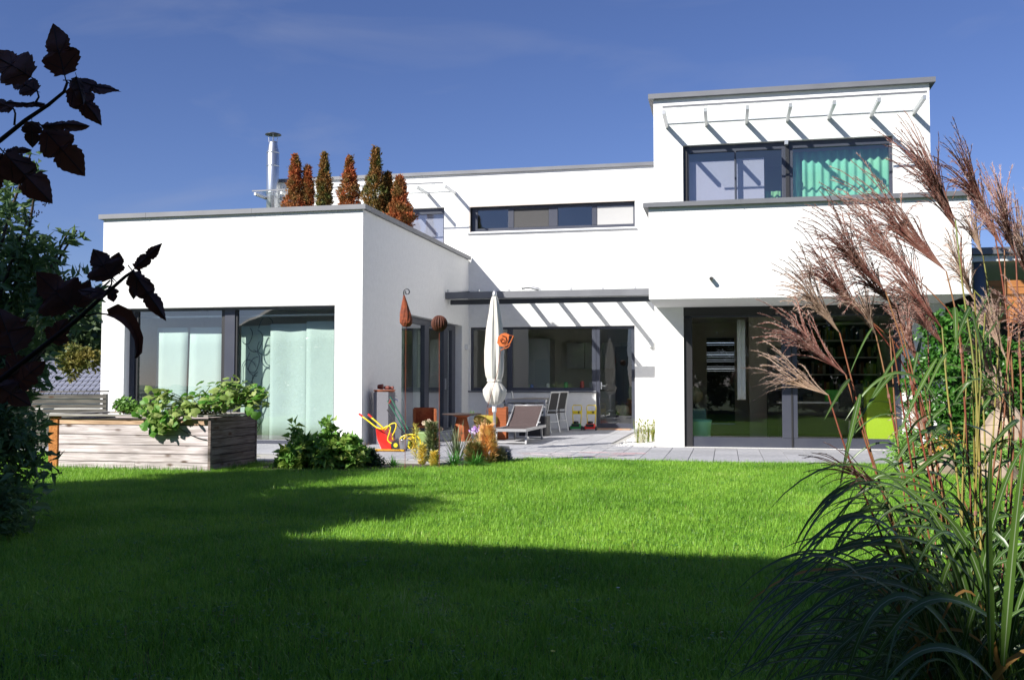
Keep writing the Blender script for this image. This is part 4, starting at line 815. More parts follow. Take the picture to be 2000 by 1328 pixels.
# --- elder on the left ------------------------------------------------------
el = thing('elder_bush', (.55, -9.7, 0), 'large dark elder bush filling the left edge beside the raised bed', 'bush')
eb = []
def eld(u, v, d, r): c = atD(u, v, d); eb.append((*c, r, r*.9, r*.85))
for q in ((40, 560, 7.6, .42), (-60, 480, 7.8, .45), (110, 600, 7.3, .26), (60, 500, 7.4, .28), (-40, 680, 7.6, .5), (40, 700, 7.4, .30), (-30, 850, 7.4, .5), (30, 830, 7.2, .24), (35, 900, 7.2, .27), (15, 980, 7.0, .27), (-80, 960, 7.2, .5), (-160, 700, 7.7, .8), (-20, 1060, 6.9, .3), (20, 760, 7.3, .22), (-20, 400, 7.8, .30)): eld(*q)
eb = [b if b[2]-b[5] > 0 else (b[0], b[1], max(b[2], .15), b[3], b[4], .2) for b in eb]
dke = leafmat('elder_green', (.10, .18, .07), (.18, .28, .10), .35, .3)
shrub('e', eb, 13000, .085, dke, el, 3, k=7, rad=.05, elong=2.6, shell=.3, zmin=.0)
sp_ = []
for (u0, v0, u1, v1, n_) in ((60, 540, 150, 455, 12), (90, 545, 135, 450, 9), (120, 560, 215, 545, 10), (30, 440, 75, 330, 8), (0, 420, 55, 425, 10), (150, 600, 200, 570, 8), (50, 880, 85, 830, 6), (20, 380, 60, 300, 6)):
    for t in np.linspace(0, 1, n_): sp_.append(atD(u0+(u1-u0)*t+rng.normal()*4, v0+(v1-v0)*t-14*math.sin(t*3)+rng.normal()*4, 7.3+rng.normal()*.05))
R = np.random.default_rng(5); sp_ = np.array(sp_); p_ = np.repeat(sp_, 4, 0)+R.normal(size=(len(sp_)*4, 3))*.02
V, F = leaf_mesh(p_, .09*(1+.3*R.normal(size=len(p_))).clip(.5, 1.6), R, 3.0, np.array((.3, 0, .2))[None]*np.ones((len(p_), 1)), fold=.2); mesh_obj('foliage', V, F, dke, el, normals=False)['kind'] = 'stuff'
tips = [atD(u, v, 7.35) for u, v in ((150, 450), (135, 450), (215, 548), (75, 330), (55, 425), (200, 570), (85, 830), (60, 300), (40, 640), (-60, 500), (20, 760))]
branches(el, (.35, -9.75, 0), tips, bark, .028, 4)
mb = MB()
for u, v in ((52, 424), (8, 452), (70, 415), (85, 395)):
    c_ = atD(u, v, 7.2)
    for k in range(16): q_ = c_+R.normal(size=3)*.018; mb.lathe([(.001, -.006), (.006, 0), (.001, .006)], tuple(q_), 5)
part('berry_cluster', mb, mat('elder_berry', (.02, .006, .02), .25), el, normals=False)['kind'] = 'stuff'

# --- trees out of view on the left and behind: they cast the lawn shadow and stand in the reflections
def hedge(x0, x1, y0, y1, h, label, seed, n=9000, m=None):
    t = thing('added_hedge', ((x0+x1)/2, (y0+y1)/2, 0), label, 'hedge'); rr = random.Random(seed); bl = []
    L_ = math.hypot(x1-x0, y1-y0); k_ = int(L_/1.1)+1
    for k in range(k_):
        for z in np.arange(.7, h-.3, 1.1): bl.append((x0+(x1-x0)*k/k_+rr.uniform(-.2, .2), y0+(y1-y0)*k/k_+rr.uniform(-.2, .2), z, .85, .85, .8))
    shrub('g', bl, n, .17, m or dk, t, seed, k=5, rad=.08, elong=1.6, shell=.5); branches(t, ((x0+x1)/2, (y0+y1)/2, 0), [b[:3] for b in bl[::3]], bark, .03, seed); return t
def tree(x, y, h, r, label, m=dk, seed=0, n=9000, size=.17, crown=None, cat='tree', group=None):
    t = thing('garden_tree', (x, y, 0), label, cat, group); rr = random.Random(seed); bl = []
    for k in range(9):
        a = rr.uniform(0, 6.28); q_ = rr.uniform(.2, .62)*r; bl.append((x+q_*math.cos(a), y+q_*math.sin(a), h-r*.9+rr.uniform(-.55, .55)*r, r*rr.uniform(.38, .55), r*rr.uniform(.38, .55), r*rr.uniform(.35, .5)))
    shrub('t', bl, n, size, m, t, seed, k=5, rad=size*.5, elong=1.6, shell=.45, pname='crown'); branches(t, (x, y, 0), [(b[0], b[1], b[2]) for b in bl], bark, .09*r/1.5, seed, 'trunk'); return t
tree(-4.9, -16.1, 8.6, 2.5, 'leafy tree left of the photographer, taller one', seed=2, n=17000, size=.2); tree(-1.2, -13.7, 5.0, 1.45, 'small round tree left of the photographer', seed=3, n=11000)
hedge(10.9, 12.4, -18, -8.5, 3.6, 'tall unseen hedge right of the camera, added to darken the shaded lawn', 61, 9000)  # unseen hedge added to block skylight from the foreground lawn
hedge(-5.2, -5.6, -16.5, -8.5, 2.9, 'dark hedge added outside the view on the left to darken the shaded lawn', 62, 8000)  # its unseen counterpart at the left, also added for a darker lawn
hedge(2.5, 17, -22.5, -22.5, 4.4, 'dark green unseen hedge added behind the camera to fill the glass door reflection', 63, 42000)  # added out of view to keep bright sky out of the door reflections
tree(-4.4, -17.4, 5.0, 1.6, 'second green tree in front of the neighbour house wall', mid, seed=28, n=6000, size=.18); tree(4.4, -19.2, 4.2, 1.5, 'dark shrubby tree right behind the photographer', seed=5, n=5000); tree(7.5, -21.0, 6.4, 2.4, 'broad green tree behind the photographer', mid, seed=6, n=9000, size=.2); tree(11.5, -21, 5.6, 2.4, 'green tree behind the photographer at the right boundary', mid, seed=7, n=8000, size=.2); tree(-1.5, -17.2, 5.2, 1.5, 'green tree in front of the neighbour house wall', mid, seed=8, n=6000, size=.18); tree(16, -20, 6.5, 2.8, 'large tree far right behind the photographer', mid, seed=18, n=8000, size=.22)
# hedge + trees of the far slope (left gap)
fs = thing('far_wood', (-60, 90, 0), 'dark trees covering the far slope beyond the tiled roof', 'wood'); fs['kind'] = 'stuff'
bl = []
for k in range(60):
    u = rng.uniform(-150, 215); v = rng.uniform(655, 715); dd = rng.uniform(90, 210); c_ = atD(u, v, dd); r_ = rng.uniform(2.5, 5); bl.append((*c_, r_, r_, r_))
shrub('f', bl, 26000, 1.3, leafmat('far_leaf', (.035, .07, .03), (.07, .11, .04), .6, .1, ns=.1), fs, 12, k=4, rad=.8, elong=1.5)
ab = thing('autumn_shrub', tuple(onY(165, 700, 12)), 'olive and yellow shrub growing in front of the tiled roof', 'shrub')
shrub('a', [(*onY(u, v, 12), .5, .5, .45) for u, v in ((150, 695), (175, 700), (135, 705))]+[(*onY(140, 720, 12), .3, .3, .5)], 2200, .12, leafmat('olive_leaf', (.12, .15, .03), (.25, .2, .04), .6, .3, ns=2), ab, 13, zmin=None)

# --- conical thujas on the roof of the wing ---------------------------------
import itertools
th1 = leafmat('rusty_thuja', (.42, .10, .03), (.20, .12, .03), .7, .2, ns=4.5); th2 = leafmat('brown_green_thuja', (.26, .11, .025), (.09, .11, .022), .7, .2, ns=5)
def thuja(u, vt, hw, Y, m, label, seed):
    top = onY(u, vt, Y); x, z0, z1 = top[0], 3.93, top[2]; t = thing('conical_thuja', (x, Y, z0), label, 'conifer', 'browning conical conifers on the flat roof'); R = np.random.default_rng(seed); n = 1900
    z = z0+.35+(z1-z0-.35)*R.random(n)**1.25; s = (z-z0-.3)/(z1-z0-.3); rad = hw*1.55*(1-s)**.85*(.82+.18*np.sin(s*11+seed)+.12*np.sin(s*29+seed*3))+.012; a = R.random(n)*6.283; q_ = R.random(n)**.4
    Pn = np.stack([x+rad*q_*np.cos(a), Y+rad*q_*np.sin(a), z], 1); P2 = np.repeat(Pn, 6, 0)+R.normal(size=(n*6, 3))*.022; d = np.stack([np.cos(a), np.sin(a), np.full(n, 1.6)], 1); V, F = leaf_mesh(P2, .048*(1+.4*R.normal(size=len(P2))).clip(.4, 2), R, 2.2, np.repeat(d, 6, 0)*.9)
    mesh_obj('foliage', V, F, m, t, normals=False)['kind'] = 'stuff'; part('trunk', MB().tube([(x, Y, z0+.02), (x, Y, z1-.25)], [.03, .008], 6), bark, t); part('pot', MB().lathe([(.14, 0), (.19, .30), (.2, .31), (.16, .31)], (x, Y, z0), 18), terra, t)
for i, q_ in enumerate(((577, 306, .26, 3.4, th1, 'leftmost rust red conical conifer on the wing roof, beside the chimney'), (601, 328, .17, 3.5, th1, 'shortest slim brown conifer, second from the chimney'), (634, 302, .20, 3.5, th2, 'slim olive brown conifer, third from the chimney'), (683, 308, .27, 3.4, th1, 'orange and green conifer, fourth from the chimney, at the roof corner'), (734, 291, .27, 3.1, th2, 'tallest conical conifer with rusty top, right of the roof corner'), (757, 340, .20, 3.3, th2, 'short green brown conifer half hidden behind the tallest one'), (781, 347, .24, 3.1, th1, 'rightmost orange brown conifer dropping behind the roof edge'))): thuja(*q_, seed=30+i)

# --- raspberry-like shrub by the raised bed ---------------------------------
rsb = thing('leafy_shrub', (1.2, -4.2, 0), 'bushy bright green leafy shrub between raised bed and wheelbarrow', 'shrub'); bl = []
for u, v, r_ in ((575, 895, .17), (600, 880, .17), (640, 885, .2), (665, 872, .15), (690, 890, .16), (620, 905, .18), (670, 905, .18), (580, 858, .06), (578, 840, .04), (640, 850, .07), (636, 832, .05), (645, 842, .05), (690, 862, .06), (560, 905, .12), (707, 895, .12)):
    c_ = onY(u, v, -4.2+random.uniform(-.15, .25)); bl.append((*c_, r_, r_*1.2, r_))
shrub('r', bl, 3600, .085, mid, rsb, 40, k=5, rad=.03, elong=1.45, shell=.4, zmin=.01); shrub('r', bl, 1500, .09, midb, rsb, 41, k=4, rad=.03, elong=1.4, shell=.85, zmin=.01)
branches(rsb, (1.1, -4.1, 0), [b[:3] for b in bl], stemg, .008, 6)
ds = thing('small_leaved_shrub', (1.8, -4.0, 0), 'dark fine leaved low shrub right of the bright green one', 'shrub')
shrub('d', [(*onY(u, v, -4.0), r_, r_, r_*.9) for u, v, r_ in ((715, 895, .14), (735, 903, .11), (705, 905, .14), (725, 885, .08))], 5200, .028, leafmat('fine_leaf', (.03, .075, .025), (.06, .12, .04), .4, .2), ds, 42, k=6, rad=.018, elong=2, zmin=.01)
# --- squash plant in the raised bed -----------------------------------------
def bigleaf(mb, base, d, nrm, s):
    d = d/np.linalg.norm(d); sd = np.cross(d, nrm); sd /= np.linalg.norm(sd)+1e-9; n_ = np.cross(sd, d); n0 = len(mb.v)
    out = [(0, .12), (.35, -.02), (.52, .3), (.44, .62), (.2, .82), (0, 1.0), (-.2, .82), (-.44, .62), (-.52, .3), (-.35, -.02)]
    mb.v.append(tuple(base+d*s*.45+n_*s*.06))
    for a, b in out: mb.v.append(tuple(base+sd*a*s+d*b*s-n_*s*(.22*a*a+.12*(b-.4)**2)+n_*s*.03*math.sin(a*9+b*7)))
    k = len(out)
    for i in range(k): mb.f.append((n0, n0+1+i, n0+1+(i+1) % k))
sq = thing('squash_plant', (-.7, -4.7, .6), 'sprawling pale green squash plant trailing over the front of the raised bed', 'plant')
sqm = leafmat('squash_leaf', (.20, .33, .06), (.36, .44, .14), .5, .35, ns=5); sqd = leafmat('squash_leaf_green', (.07, .22, .02), (.12, .3, .03), .5, .35, ns=5)
R = random.Random(9); lobes = [(315, 775, 22, 16), (300, 800, 22, 16), (370, 790, 20, 14), (400, 775, 26, 18), (430, 765, 26, 18), (450, 755, 20, 14), (470, 772, 26, 18), (500, 780, 20, 14), (350, 800, 25, 12), (440, 785, 40, 14), (310, 815, 20, 14), (325, 828, 15, 10), (490, 765, 18, 12)]
A, B_ = MB(), MB(); st_ = MB(); root = np.array((-.5, -4.55, .6))
for k in range(560):
    u, v, ru, rv = R.choice(lobes); uu, vv = R.gauss(u, ru*.6), R.gauss(v, rv*.6); front = vv > 803; Y = -5.12-R.uniform(0, .1) if front else R.uniform(-5.15, -4.5)
    if vv > 800 and uu > 400: continue
    p_ = onY(uu, vv, Y)
    if p_[2] < .69 and not front: p_[2] = .70+R.uniform(0, .05)
    d = np.array((R.gauss(.1, .8), R.gauss(-.6, .5), R.gauss(-.1, .5))); nr = np.array((R.gauss(-.2, .4), R.gauss(-.5, .4), 1.0)) if not front else np.array((R.gauss(0, .3), -1, .4)); bigleaf(A if R.random() < .7 else B_, p_, d, nr, R.uniform(.06, .125))
    if k % 5 == 0: c_ = (root+p_)/2+np.array((0, 0, .1)); c_[2] = max(c_[2], .72); st_.tube([root+np.array((R.uniform(-.5, .5), 0, .05)), c_, p_], .005, 5, cap=False)
for u, v in ((302, 838, ), (328, 820), (318, 812), (338, 830), (292, 828), (497, 812), (300, 845), (487, 800)):
    for j in range(2): bigleaf(B_, onY(u+R.uniform(-5, 5), v-8+R.uniform(-3, 3), -5.17 if u < 400 else -5.12), np.array((R.gauss(0, .3), -.1, -1)), np.array((R.gauss(0, .3), -1, .3)), R.uniform(.085, .12))
part('leaf_mass', A, sqm, sq, normals=False)['kind'] = 'stuff'; part('leaf_mass', B_, sqd, sq, normals=False)['kind'] = 'stuff'; st_.tube([onY(318, 800, -5.14), onY(312, 822, -5.17), onY(304, 838, -5.17)], .005, 5); part('vine', st_, stemg, sq, smooth=True, normals=False)
sw = thing('strawberry_plant', (-1.5, -4.7, .6), 'small reddish green plants at the left end of the raised bed', 'plant')
shrub('s', [(*onY(u, v, -4.75), r_, .1, r_*.7) for u, v, r_ in ((232, 792, .06), (240, 785, .05), (262, 795, .08), (275, 800, .07), (250, 798, .08))], 420, .05, mid, sw, 44, k=4, rad=.02, elong=1.4); shrub('s', [(*onY(u, v, -4.7), .06, .08, .04) for u, v in ((235, 795), (250, 798))], 120, .045, leafmat('reddish_leaf', (.30, .14, .05), (.2, .2, .05), .6, .3), sw, 45, k=4, rad=.02)

# --- flower bed --------------------------------------------------------------
def blades(mb, root, n, l, w, spread, R, curve=.5, up=1.0, segs=5, zsq=1):
    for k in range(n):
        a = R.uniform(0, 6.283); e = R.uniform(.1, 1)*spread; d = np.array((math.cos(a)*e, math.sin(a)*e, up)); d /= np.linalg.norm(d); L_ = l*R.uniform(.6, 1.1); side = np.array((-math.sin(a), math.cos(a), 0)); p_ = np.array(root)+np.array((R.gauss(0, .02), R.gauss(0, .02), 0)); n0 = len(mb.v)
        for i in range(segs+1):
            t = i/segs; q_ = p_+d*L_*t+np.array((math.cos(a), math.sin(a), 0))*L_*curve*e*t*t-np.array((0, 0, 1))*L_*curve*e*t*t*.8; q_[2] = max(q_[2], .005); ww = w*(1-t)**.6*(.5+min(t*4, .5)); mb.v += [tuple(q_-side*ww/2), tuple(q_+side*ww/2+np.array((0, 0, ww*.2)))]
        for i in range(segs): b = n0+2*i; mb.f.append((b, b+1, b+3, b+2))
def spikeplant(root, h, r, n, m, R, name='flower_spike', parent=None, ln=.045, w=.006, up=.6):
    mb = MB()
    for k in range(n):
        t = R.random(); z = root[2]+h*t; rr = r*(1-.75*t)*math.sin(min(1, t*3+.25)*1.57); a = R.uniform(0, 6.283); base = np.array((root[0]+rr*.4*math.cos(a), root[1]+rr*.4*math.sin(a), z)); d = np.array((math.cos(a), math.sin(a), R.uniform(.1, up*1.6))); d /= np.linalg.norm(d); s = np.array((-math.sin(a), math.cos(a), 0)); L_ = ln*R.uniform(.7, 1.3); n0 = len(mb.v)
        q1 = base+d*L_; mb.v += [tuple(base-s*w/2), tuple(base+s*w/2), tuple(base+d*L_*.6+s*w*.6), tuple(q1+np.array((0, 0, L_*.15))), tuple(base+d*L_*.6-s*w*.6)]; mb.f.append((n0, n0+1, n0+2, n0+3, n0+4))
    return part(name, mb, m, parent, normals=False)
yo = leafmat('orange_foliage', (.90, .52, .20), (.88, .70, .30), .6, .35, ns=8); ye = leafmat('yellow_foliage', (.80, .62, .12), (.5, .5, .12), .6, .35, ns=8); pk = leafmat('pink_bronze', (.50, .22, .14), (.32, .30, .08), .6, .3, ns=10)
R = random.Random(21)
def bedplant(name, u, v, Y, label, group=None): c_ = onY(u, v, Y); c_[2] = 0; return thing(name, tuple(c_), label, 'plant', group), c_
for (u, Y, h, r, m_, n, lab, up_) in ((952, -3.3, .50, .17, yo, 1000, 'dense orange yellow spurge plant at the right end of the flower bed', .5), (938, -3.1, .55, .10, pk, 420, 'loose pink bronze plant behind the orange one', .5), (825, -3.7, .26, .05, ye, 300, 'low upright yellow spike left in the flower bed', .8), (848, -3.9, .18, .05, ye, 260, 'shorter yellow spike right of the first one', .8), (812, -2.9, .48, .06, ye, 160, 'taller yellow spire beside the rusty stake', .8), (990, -3.1, .14, .08, leafmat('blue_grey_leaf', (.14, .17, .28), (.2, .22, .3), .6, .2), 260, 'small blue grey tuft at the lawn edge beside the paving', .6), (972, -3.2, .16, .12, leafmat('dry_pale_plant', (.4, .34, .2), (.2, .22, .1), .7, .2), 420, 'pale dry tuft right of the orange plant', .5), (843, -3.4, .52, .10, leafmat('lily_foliage', (.09, .16, .05), (.2, .2, .09), .6, .3, ns=10), 700, 'dark leaved lily stems under the pale flowers', .2), (925, -3.5, .26, .14, leafmat('mixed_low', (.16, .22, .06), (.4, .26, .1), .6, .3, ns=14), 700, 'low mixed green and pink plants in the middle of the bed', .4)):
    t, c_ = bedplant('bed_plant', u, 900, Y, lab); spikeplant((c_[0], c_[1], .01), h, r*1.5, n, m_, R, 'foliage', t, ln=.085 if n > 400 else .055, w=.012)['kind'] = 'stuff'
    part('stem', MB().tube([(c_[0], c_[1], 0), (c_[0]+.01, c_[1], h*.9)], .006, 5), stemg, t)
t, c_ = bedplant('lily_flower', 838, 830, -3.3, 'pale yellow pink flower heads above the dark lily leaves')
for k, (u, v) in enumerate(((828, 826), (838, 822), (848, 828), (836, 835), (862, 838))):
    q_ = onY(u, v, -3.3); mb = MB()
    for j in range(6): a = j*1.047; bigleaf(mb, q_, np.array((math.cos(a), -.4, math.sin(a))), np.array((0, -1, .3)), .036)
    part('flower', mb, leafmat('pale_petal', (.72, .62, .42), (.72, .5, .4), .6, .3, ns=20), t, normals=False)
part('stem', MB().tube([(c_[0], c_[1], 0), tuple(onY(838, 832, -3.3))], .006, 5), stemg, t)
t, c_ = bedplant('iris_clump', 893, 890, -3.3, 'upright clump of long grey green sword leaves in the flower bed'); mb = MB(); blades(mb, (c_[0], c_[1], 0), 46, .62, .022, .75, R, .25); part('leaf', mb, leafmat('sword_leaf', (.16, .22, .10), (.28, .32, .2), .5, .25, ns=6), t, normals=False)['kind'] = 'stuff'
t, c_ = bedplant('daylily_clump', 885, 905, -3.7, 'low bright green arching leaf clump in front of the sword leaves'); mb = MB(); blades(mb, (c_[0], c_[1], 0), 90, .28, .016, 1.2, R, .6); blades(mb, (c_[0]+.3, c_[1], 0), 70, .26, .016, 1.2, R, .6); blades(mb, (c_[0]-.75, c_[1]-.2, 0), 60, .18, .014, 1.2, R, .6); part('leaf', mb, leafmat('lily_leaf', (.05, .22, .03), (.1, .3, .05), .45, .3), t, normals=False)['kind'] = 'stuff'
t, c_ = bedplant('aster', 934, 838, -3.2, 'purple and pink aster flower heads behind the orange plant'); Rn = np.random.default_rng(3)
for (u, v, n, cc) in ((929, 838, 46, (.42, .22, .62)), (925, 842, 26, (.62, .52, .75)), (948, 831, 12, (.68, .10, .45)), (955, 843, 14, (.6, .35, .6)), (940, 846, 14, (.55, .3, .6))):
    mb = MB()
    for k in range(n): q_ = onY(u+Rn.normal()*4, v+Rn.normal()*3, -3.2+Rn.normal()*.05); bigleaf(mb, q_, Rn.normal(size=3), np.array((0, -1, .5)), .022)
    part('flower', mb, mat('aster_petal', cc, .7), t, normals=False)['kind'] = 'stuff'
part('stem', MB().tube([(c_[0], c_[1], 0), tuple(onY(930, 840, -3.2))], .006, 5).tube([(c_[0], c_[1], 0), tuple(onY(950, 835, -3.2))], .005, 5), stemg, t)
t, c_ = bedplant('potted_herb', 922, 812, 1.7, 'small herb sprig on the round wooden table'); c_ = onY(922, 812, 1.7); mb = MB(); blades(mb, tuple(c_), 22, .12, .012, .8, R, .3); part('leaf', mb, mid, t, normals=False)
# small clump against the sunny wall, dry grasses by barrow
t = thing('small_grass_clump', (4.72, 2.0, 0), 'small yellow green ornamental grass in the white gravel bed', 'grass'); mb = MB(); 
for k in range(5): blades(mb, (4.62+.07*k, 1.6+.25*k, .01), 26, .5, .010, .3, R, .1, segs=4)
for k in range(60): a = np.array((R.uniform(4.58, 4.92), R.uniform(1.5, 2.6), R.uniform(.15, .42))); bigleaf(mb, a, np.array((R.gauss(0, .3), -.2, 1)), np.array((0, -1, .2)), .03)
part('leaf', mb, leafmat('straw_green', (.26, .24, .04), (.15, .22, .04), .6, .3, ns=10), t, normals=False)['kind'] = 'stuff'
t = thing('dry_grass_tuft', (.62, -2.6, 0), 'dry straw coloured tuft in front of the toy wheelbarrow', 'grass'); mb = MB(); blades(mb, (.75, -2.4, 0), 60, .3, .01, .5, R, .3); blades(mb, (1.0, -2.5, 0), 40, .28, .008, .5, R, .3); part('leaf', mb, leafmat('straw', (.38, .26, .13), (.28, .2, .1), .7, .2), t, normals=False)['kind'] = 'stuff'
# hedge on the right
hd = thing('beech_hedge', (9.8, -1.2, 0), 'tall bright green leafy hedge at the right end of the house', 'hedge'); bl = []
for u, v, Y, r_ in ((1800, 720, -.9, .28), (1830, 650, -.9, .32), (1870, 640, -.9, .35), (1900, 680, -1.0, .4), (1850, 720, -1.0, .42), (1800, 790, -1.1, .25), (1840, 800, -1.1, .42), (1900, 780, -1.0, .45), (1880, 840, -1.2, .4), (1830, 860, -1.3, .3), (1935, 740, -.9, .4), (1925, 850, -1.2, .4), (1960, 700, -.7, .35), (1980, 780, -.8, .45), (1990, 860, -1.0, .4), (2040, 760, -.8, .6), (2040, 860, -.8, .5), (1785, 750, -.9, .18), (1930, 900, -1.4, .3)):
    c_ = onY(u, v, Y); bl.append((*c_, r_, r_, r_))
hm = leafmat('hedge_leaf', (.04, .14, .018), (.09, .24, .035), .35, .3, ns=5)
shrub('h', bl, 15000, .075, hm, hd, 50, k=5, rad=.03, elong=1.7, shell=.55, upb=.2); branches(hd, (9.9, -.8, 0), [b[:3] for b in bl], bark, .02, 3)
uh = thing('low_shrub', (9.2, -2.4, 0), 'low mixed green plants under the hedge at the lawn edge', 'shrub'); shrub('u', [(8.5, -1.7, .12, .18, .2, .14), (8.75, -2.3, .14, .25, .25, .18), (9.1, -2.9, .15, .3, .3, .2), (9.5, -3.7, .2, .35, .4, .25), (8.6, -1.5, .3, .15, .2, .2)], 3600, .07, mid, uh, 51, k=5, rad=.03, elong=2.4, zmin=.01)
shrub('u', [(8.9, -2.5, .25, .4, .5, .25)], 300, .05, leafmat('warm_leaf', (.5, .2, .04), (.4, .3, .05), .6, .3), uh, 52, k=3, rad=.02, zmin=.02)
# ================================================================== LAWN
def grass_clump(seed, n=15, hgt=.052, spread=.045, wide=.0036):
    R = random.Random(seed); mb = MB()
    for k in range(n):
        a = R.uniform(0, 6.283); x, y = R.gauss(0, spread), R.gauss(0, spread); l = hgt*R.uniform(.55, 1.25); b = R.uniform(.1, .75); dx, dy = math.cos(a), math.sin(a); sx, sy = -dy*wide/2, dx*wide/2; n0 = len(mb.v)
        for t, wf in ((0, 1), (.5, .85)): px_, py_, pz_ = x+dx*l*b*t*t, y+dy*l*b*t*t, l*t*(1-.25*b*t); mb.v += [(px_-sx*wf, py_-sy*wf, pz_-.004*(t == 0)), (px_+sx*wf, py_+sy*wf, pz_-.004*(t == 0))]
        mb.v.append((x+dx*l*b, y+dy*l*b, l*(1-.3*b))); mb.f += [(n0, n0+1, n0+3, n0+2), (n0+2, n0+3, n0+4)]
    return mb
gm = bpy.data.materials.new('lawn_grass'); gm.use_nodes = True; t = gm.node_tree; N = t.nodes; N.clear(); K = t.links.new
out = N.new('ShaderNodeOutputMaterial'); b = N.new('ShaderNodeBsdfPrincipled'); b.inputs['Roughness'].default_value = .42; b.inputs['Specular IOR Level'].default_value = .35
oi = N.new('ShaderNodeObjectInfo'); geo = N.new('ShaderNodeNewGeometry'); n1 = N.new('ShaderNodeTexNoise'); n1.inputs['Scale'].default_value = .9; n1.inputs['Detail'].default_value = 6; K(geo.outputs['Position'], n1.inputs[0])
ad = N.new('ShaderNodeMath'); ad.operation = 'MULTIPLY_ADD'; ad.inputs[1].default_value = .55; K(oi.outputs['Random'], ad.inputs[0]); m2 = N.new('ShaderNodeMapRange'); m2.inputs[1].default_value = .3; m2.inputs[2].default_value = .7; m2.inputs[4].default_value = .5; K(n1.outputs[0], m2.inputs[0]); K(m2.outputs[0], ad.inputs[2])
r = N.new('ShaderNodeValToRGB'); r.color_ramp.elements[0].color = (.07, .20, .018, 1); r.color_ramp.elements[1].color = (.60, .66, .30, 1); e_ = r.color_ramp.elements.new(.55); e_.color = (.23, .47, .045, 1); e2 = r.color_ramp.elements.new(.96); e2.color = (.37, .60, .08, 1); K(ad.outputs[0], r.inputs[0]); K(r.outputs[0], b.inputs['Base Color'])
tr = N.new('ShaderNodeBsdfTranslucent'); K(r.outputs[0], tr.inputs[0]); mx = N.new('ShaderNodeMixShader'); mx.inputs[0].default_value = .35; K(b.outputs[0], mx.inputs[1]); K(tr.outputs[0], mx.inputs[2]); K(mx.outputs[0], out.inputs[0])
# the lawn surface (a sheet of turf) and, on it, the blades
def lawn_poly():
    edge = [(9.2, -2.30), (3.35, -2.30), (2.95, -3.0), (2.85, -3.75), (2.2, -4.15), (2.0, -4.45), (.2, -4.65), (.12, -3.9), (-.02, -3.86), (-.02, -5.02), (-2.28, -5.02), (-2.28, -3.9), (-3.7, -2.6), (-8, -2.6)]
    return edge
ed = lawn_poly(); xs = np.linspace(-8, 9.6, 89); ys = np.linspace(-16.4, -2.2, 72)
def inside(x, y):
    if 0 < x <= 9.6 and x > 8.3 and y > -4.6+ (9.6-x): return False
    poly_ = [(-8, -16.4), (9.6, -16.4), (9.6, -2.3)]+ed[1:]; c = False; j = len(poly_)-1
    for i in range(len(poly_)):
        xi, yi = poly_[i]; xj, yj = poly_[j]
        if (yi > y) != (yj > y) and x < (xj-xi)*(y-yi)/(yj-yi)+xi: c = not c
        j = i
    return c
V, F = gridmesh(xs, ys, lambda X, Y: -.03+.012*np.sin(X*1.3)*np.cos(Y*.9)); nx = len(xs)
F = [f for f in F if inside(sum(V[i][0] for i in f)/4, sum(V[i][1] for i in f)/4)]
used = sorted(set(i for f in F for i in f)); mp_ = {o: i for i, o in enumerate(used)}; V = V[used]; V[:, 2] += .004; F = [tuple(mp_[i] for i in f) for f in F]
lawn = mesh_obj('lawn', V, F, mat('turf', (.02, .06, .008), .95, c2=(.035, .08, .012), ns=30)); tag(lawn, kind='structure')
lib = bpy.data.collections.new('clump_library')
straw = mat('dry_grass', (.36, .30, .12), .7, trans=.3); clover = leafmat('clover', (.05, .17, .03), (.09, .24, .05), .5, .3)
for k in range(14):
    mb = grass_clump(k, n=16 if k % 5 else 12, hgt=.05 if k % 4 else .068, spread=.04) if k != 7 else grass_clump(7, n=5, hgt=.05, spread=.03, wide=.003)
    if k == 3:
        mb = MB(); Rc = random.Random(3)
        for j in range(9): bigleaf(mb, np.array((Rc.gauss(0, .03), Rc.gauss(0, .03), Rc.uniform(.015, .035))), np.array((Rc.gauss(0, 1), Rc.gauss(0, 1), .1)), np.array((Rc.gauss(0, .2), Rc.gauss(0, .2), 1)), .016)
    me = bpy.data.meshes.new('clump'); me.from_pydata(mb.v, [], mb.f); me.materials.append(straw if k == 7 else clover if k == 3 else gm); lib.objects.link(bpy.data.objects.new('clump', me))
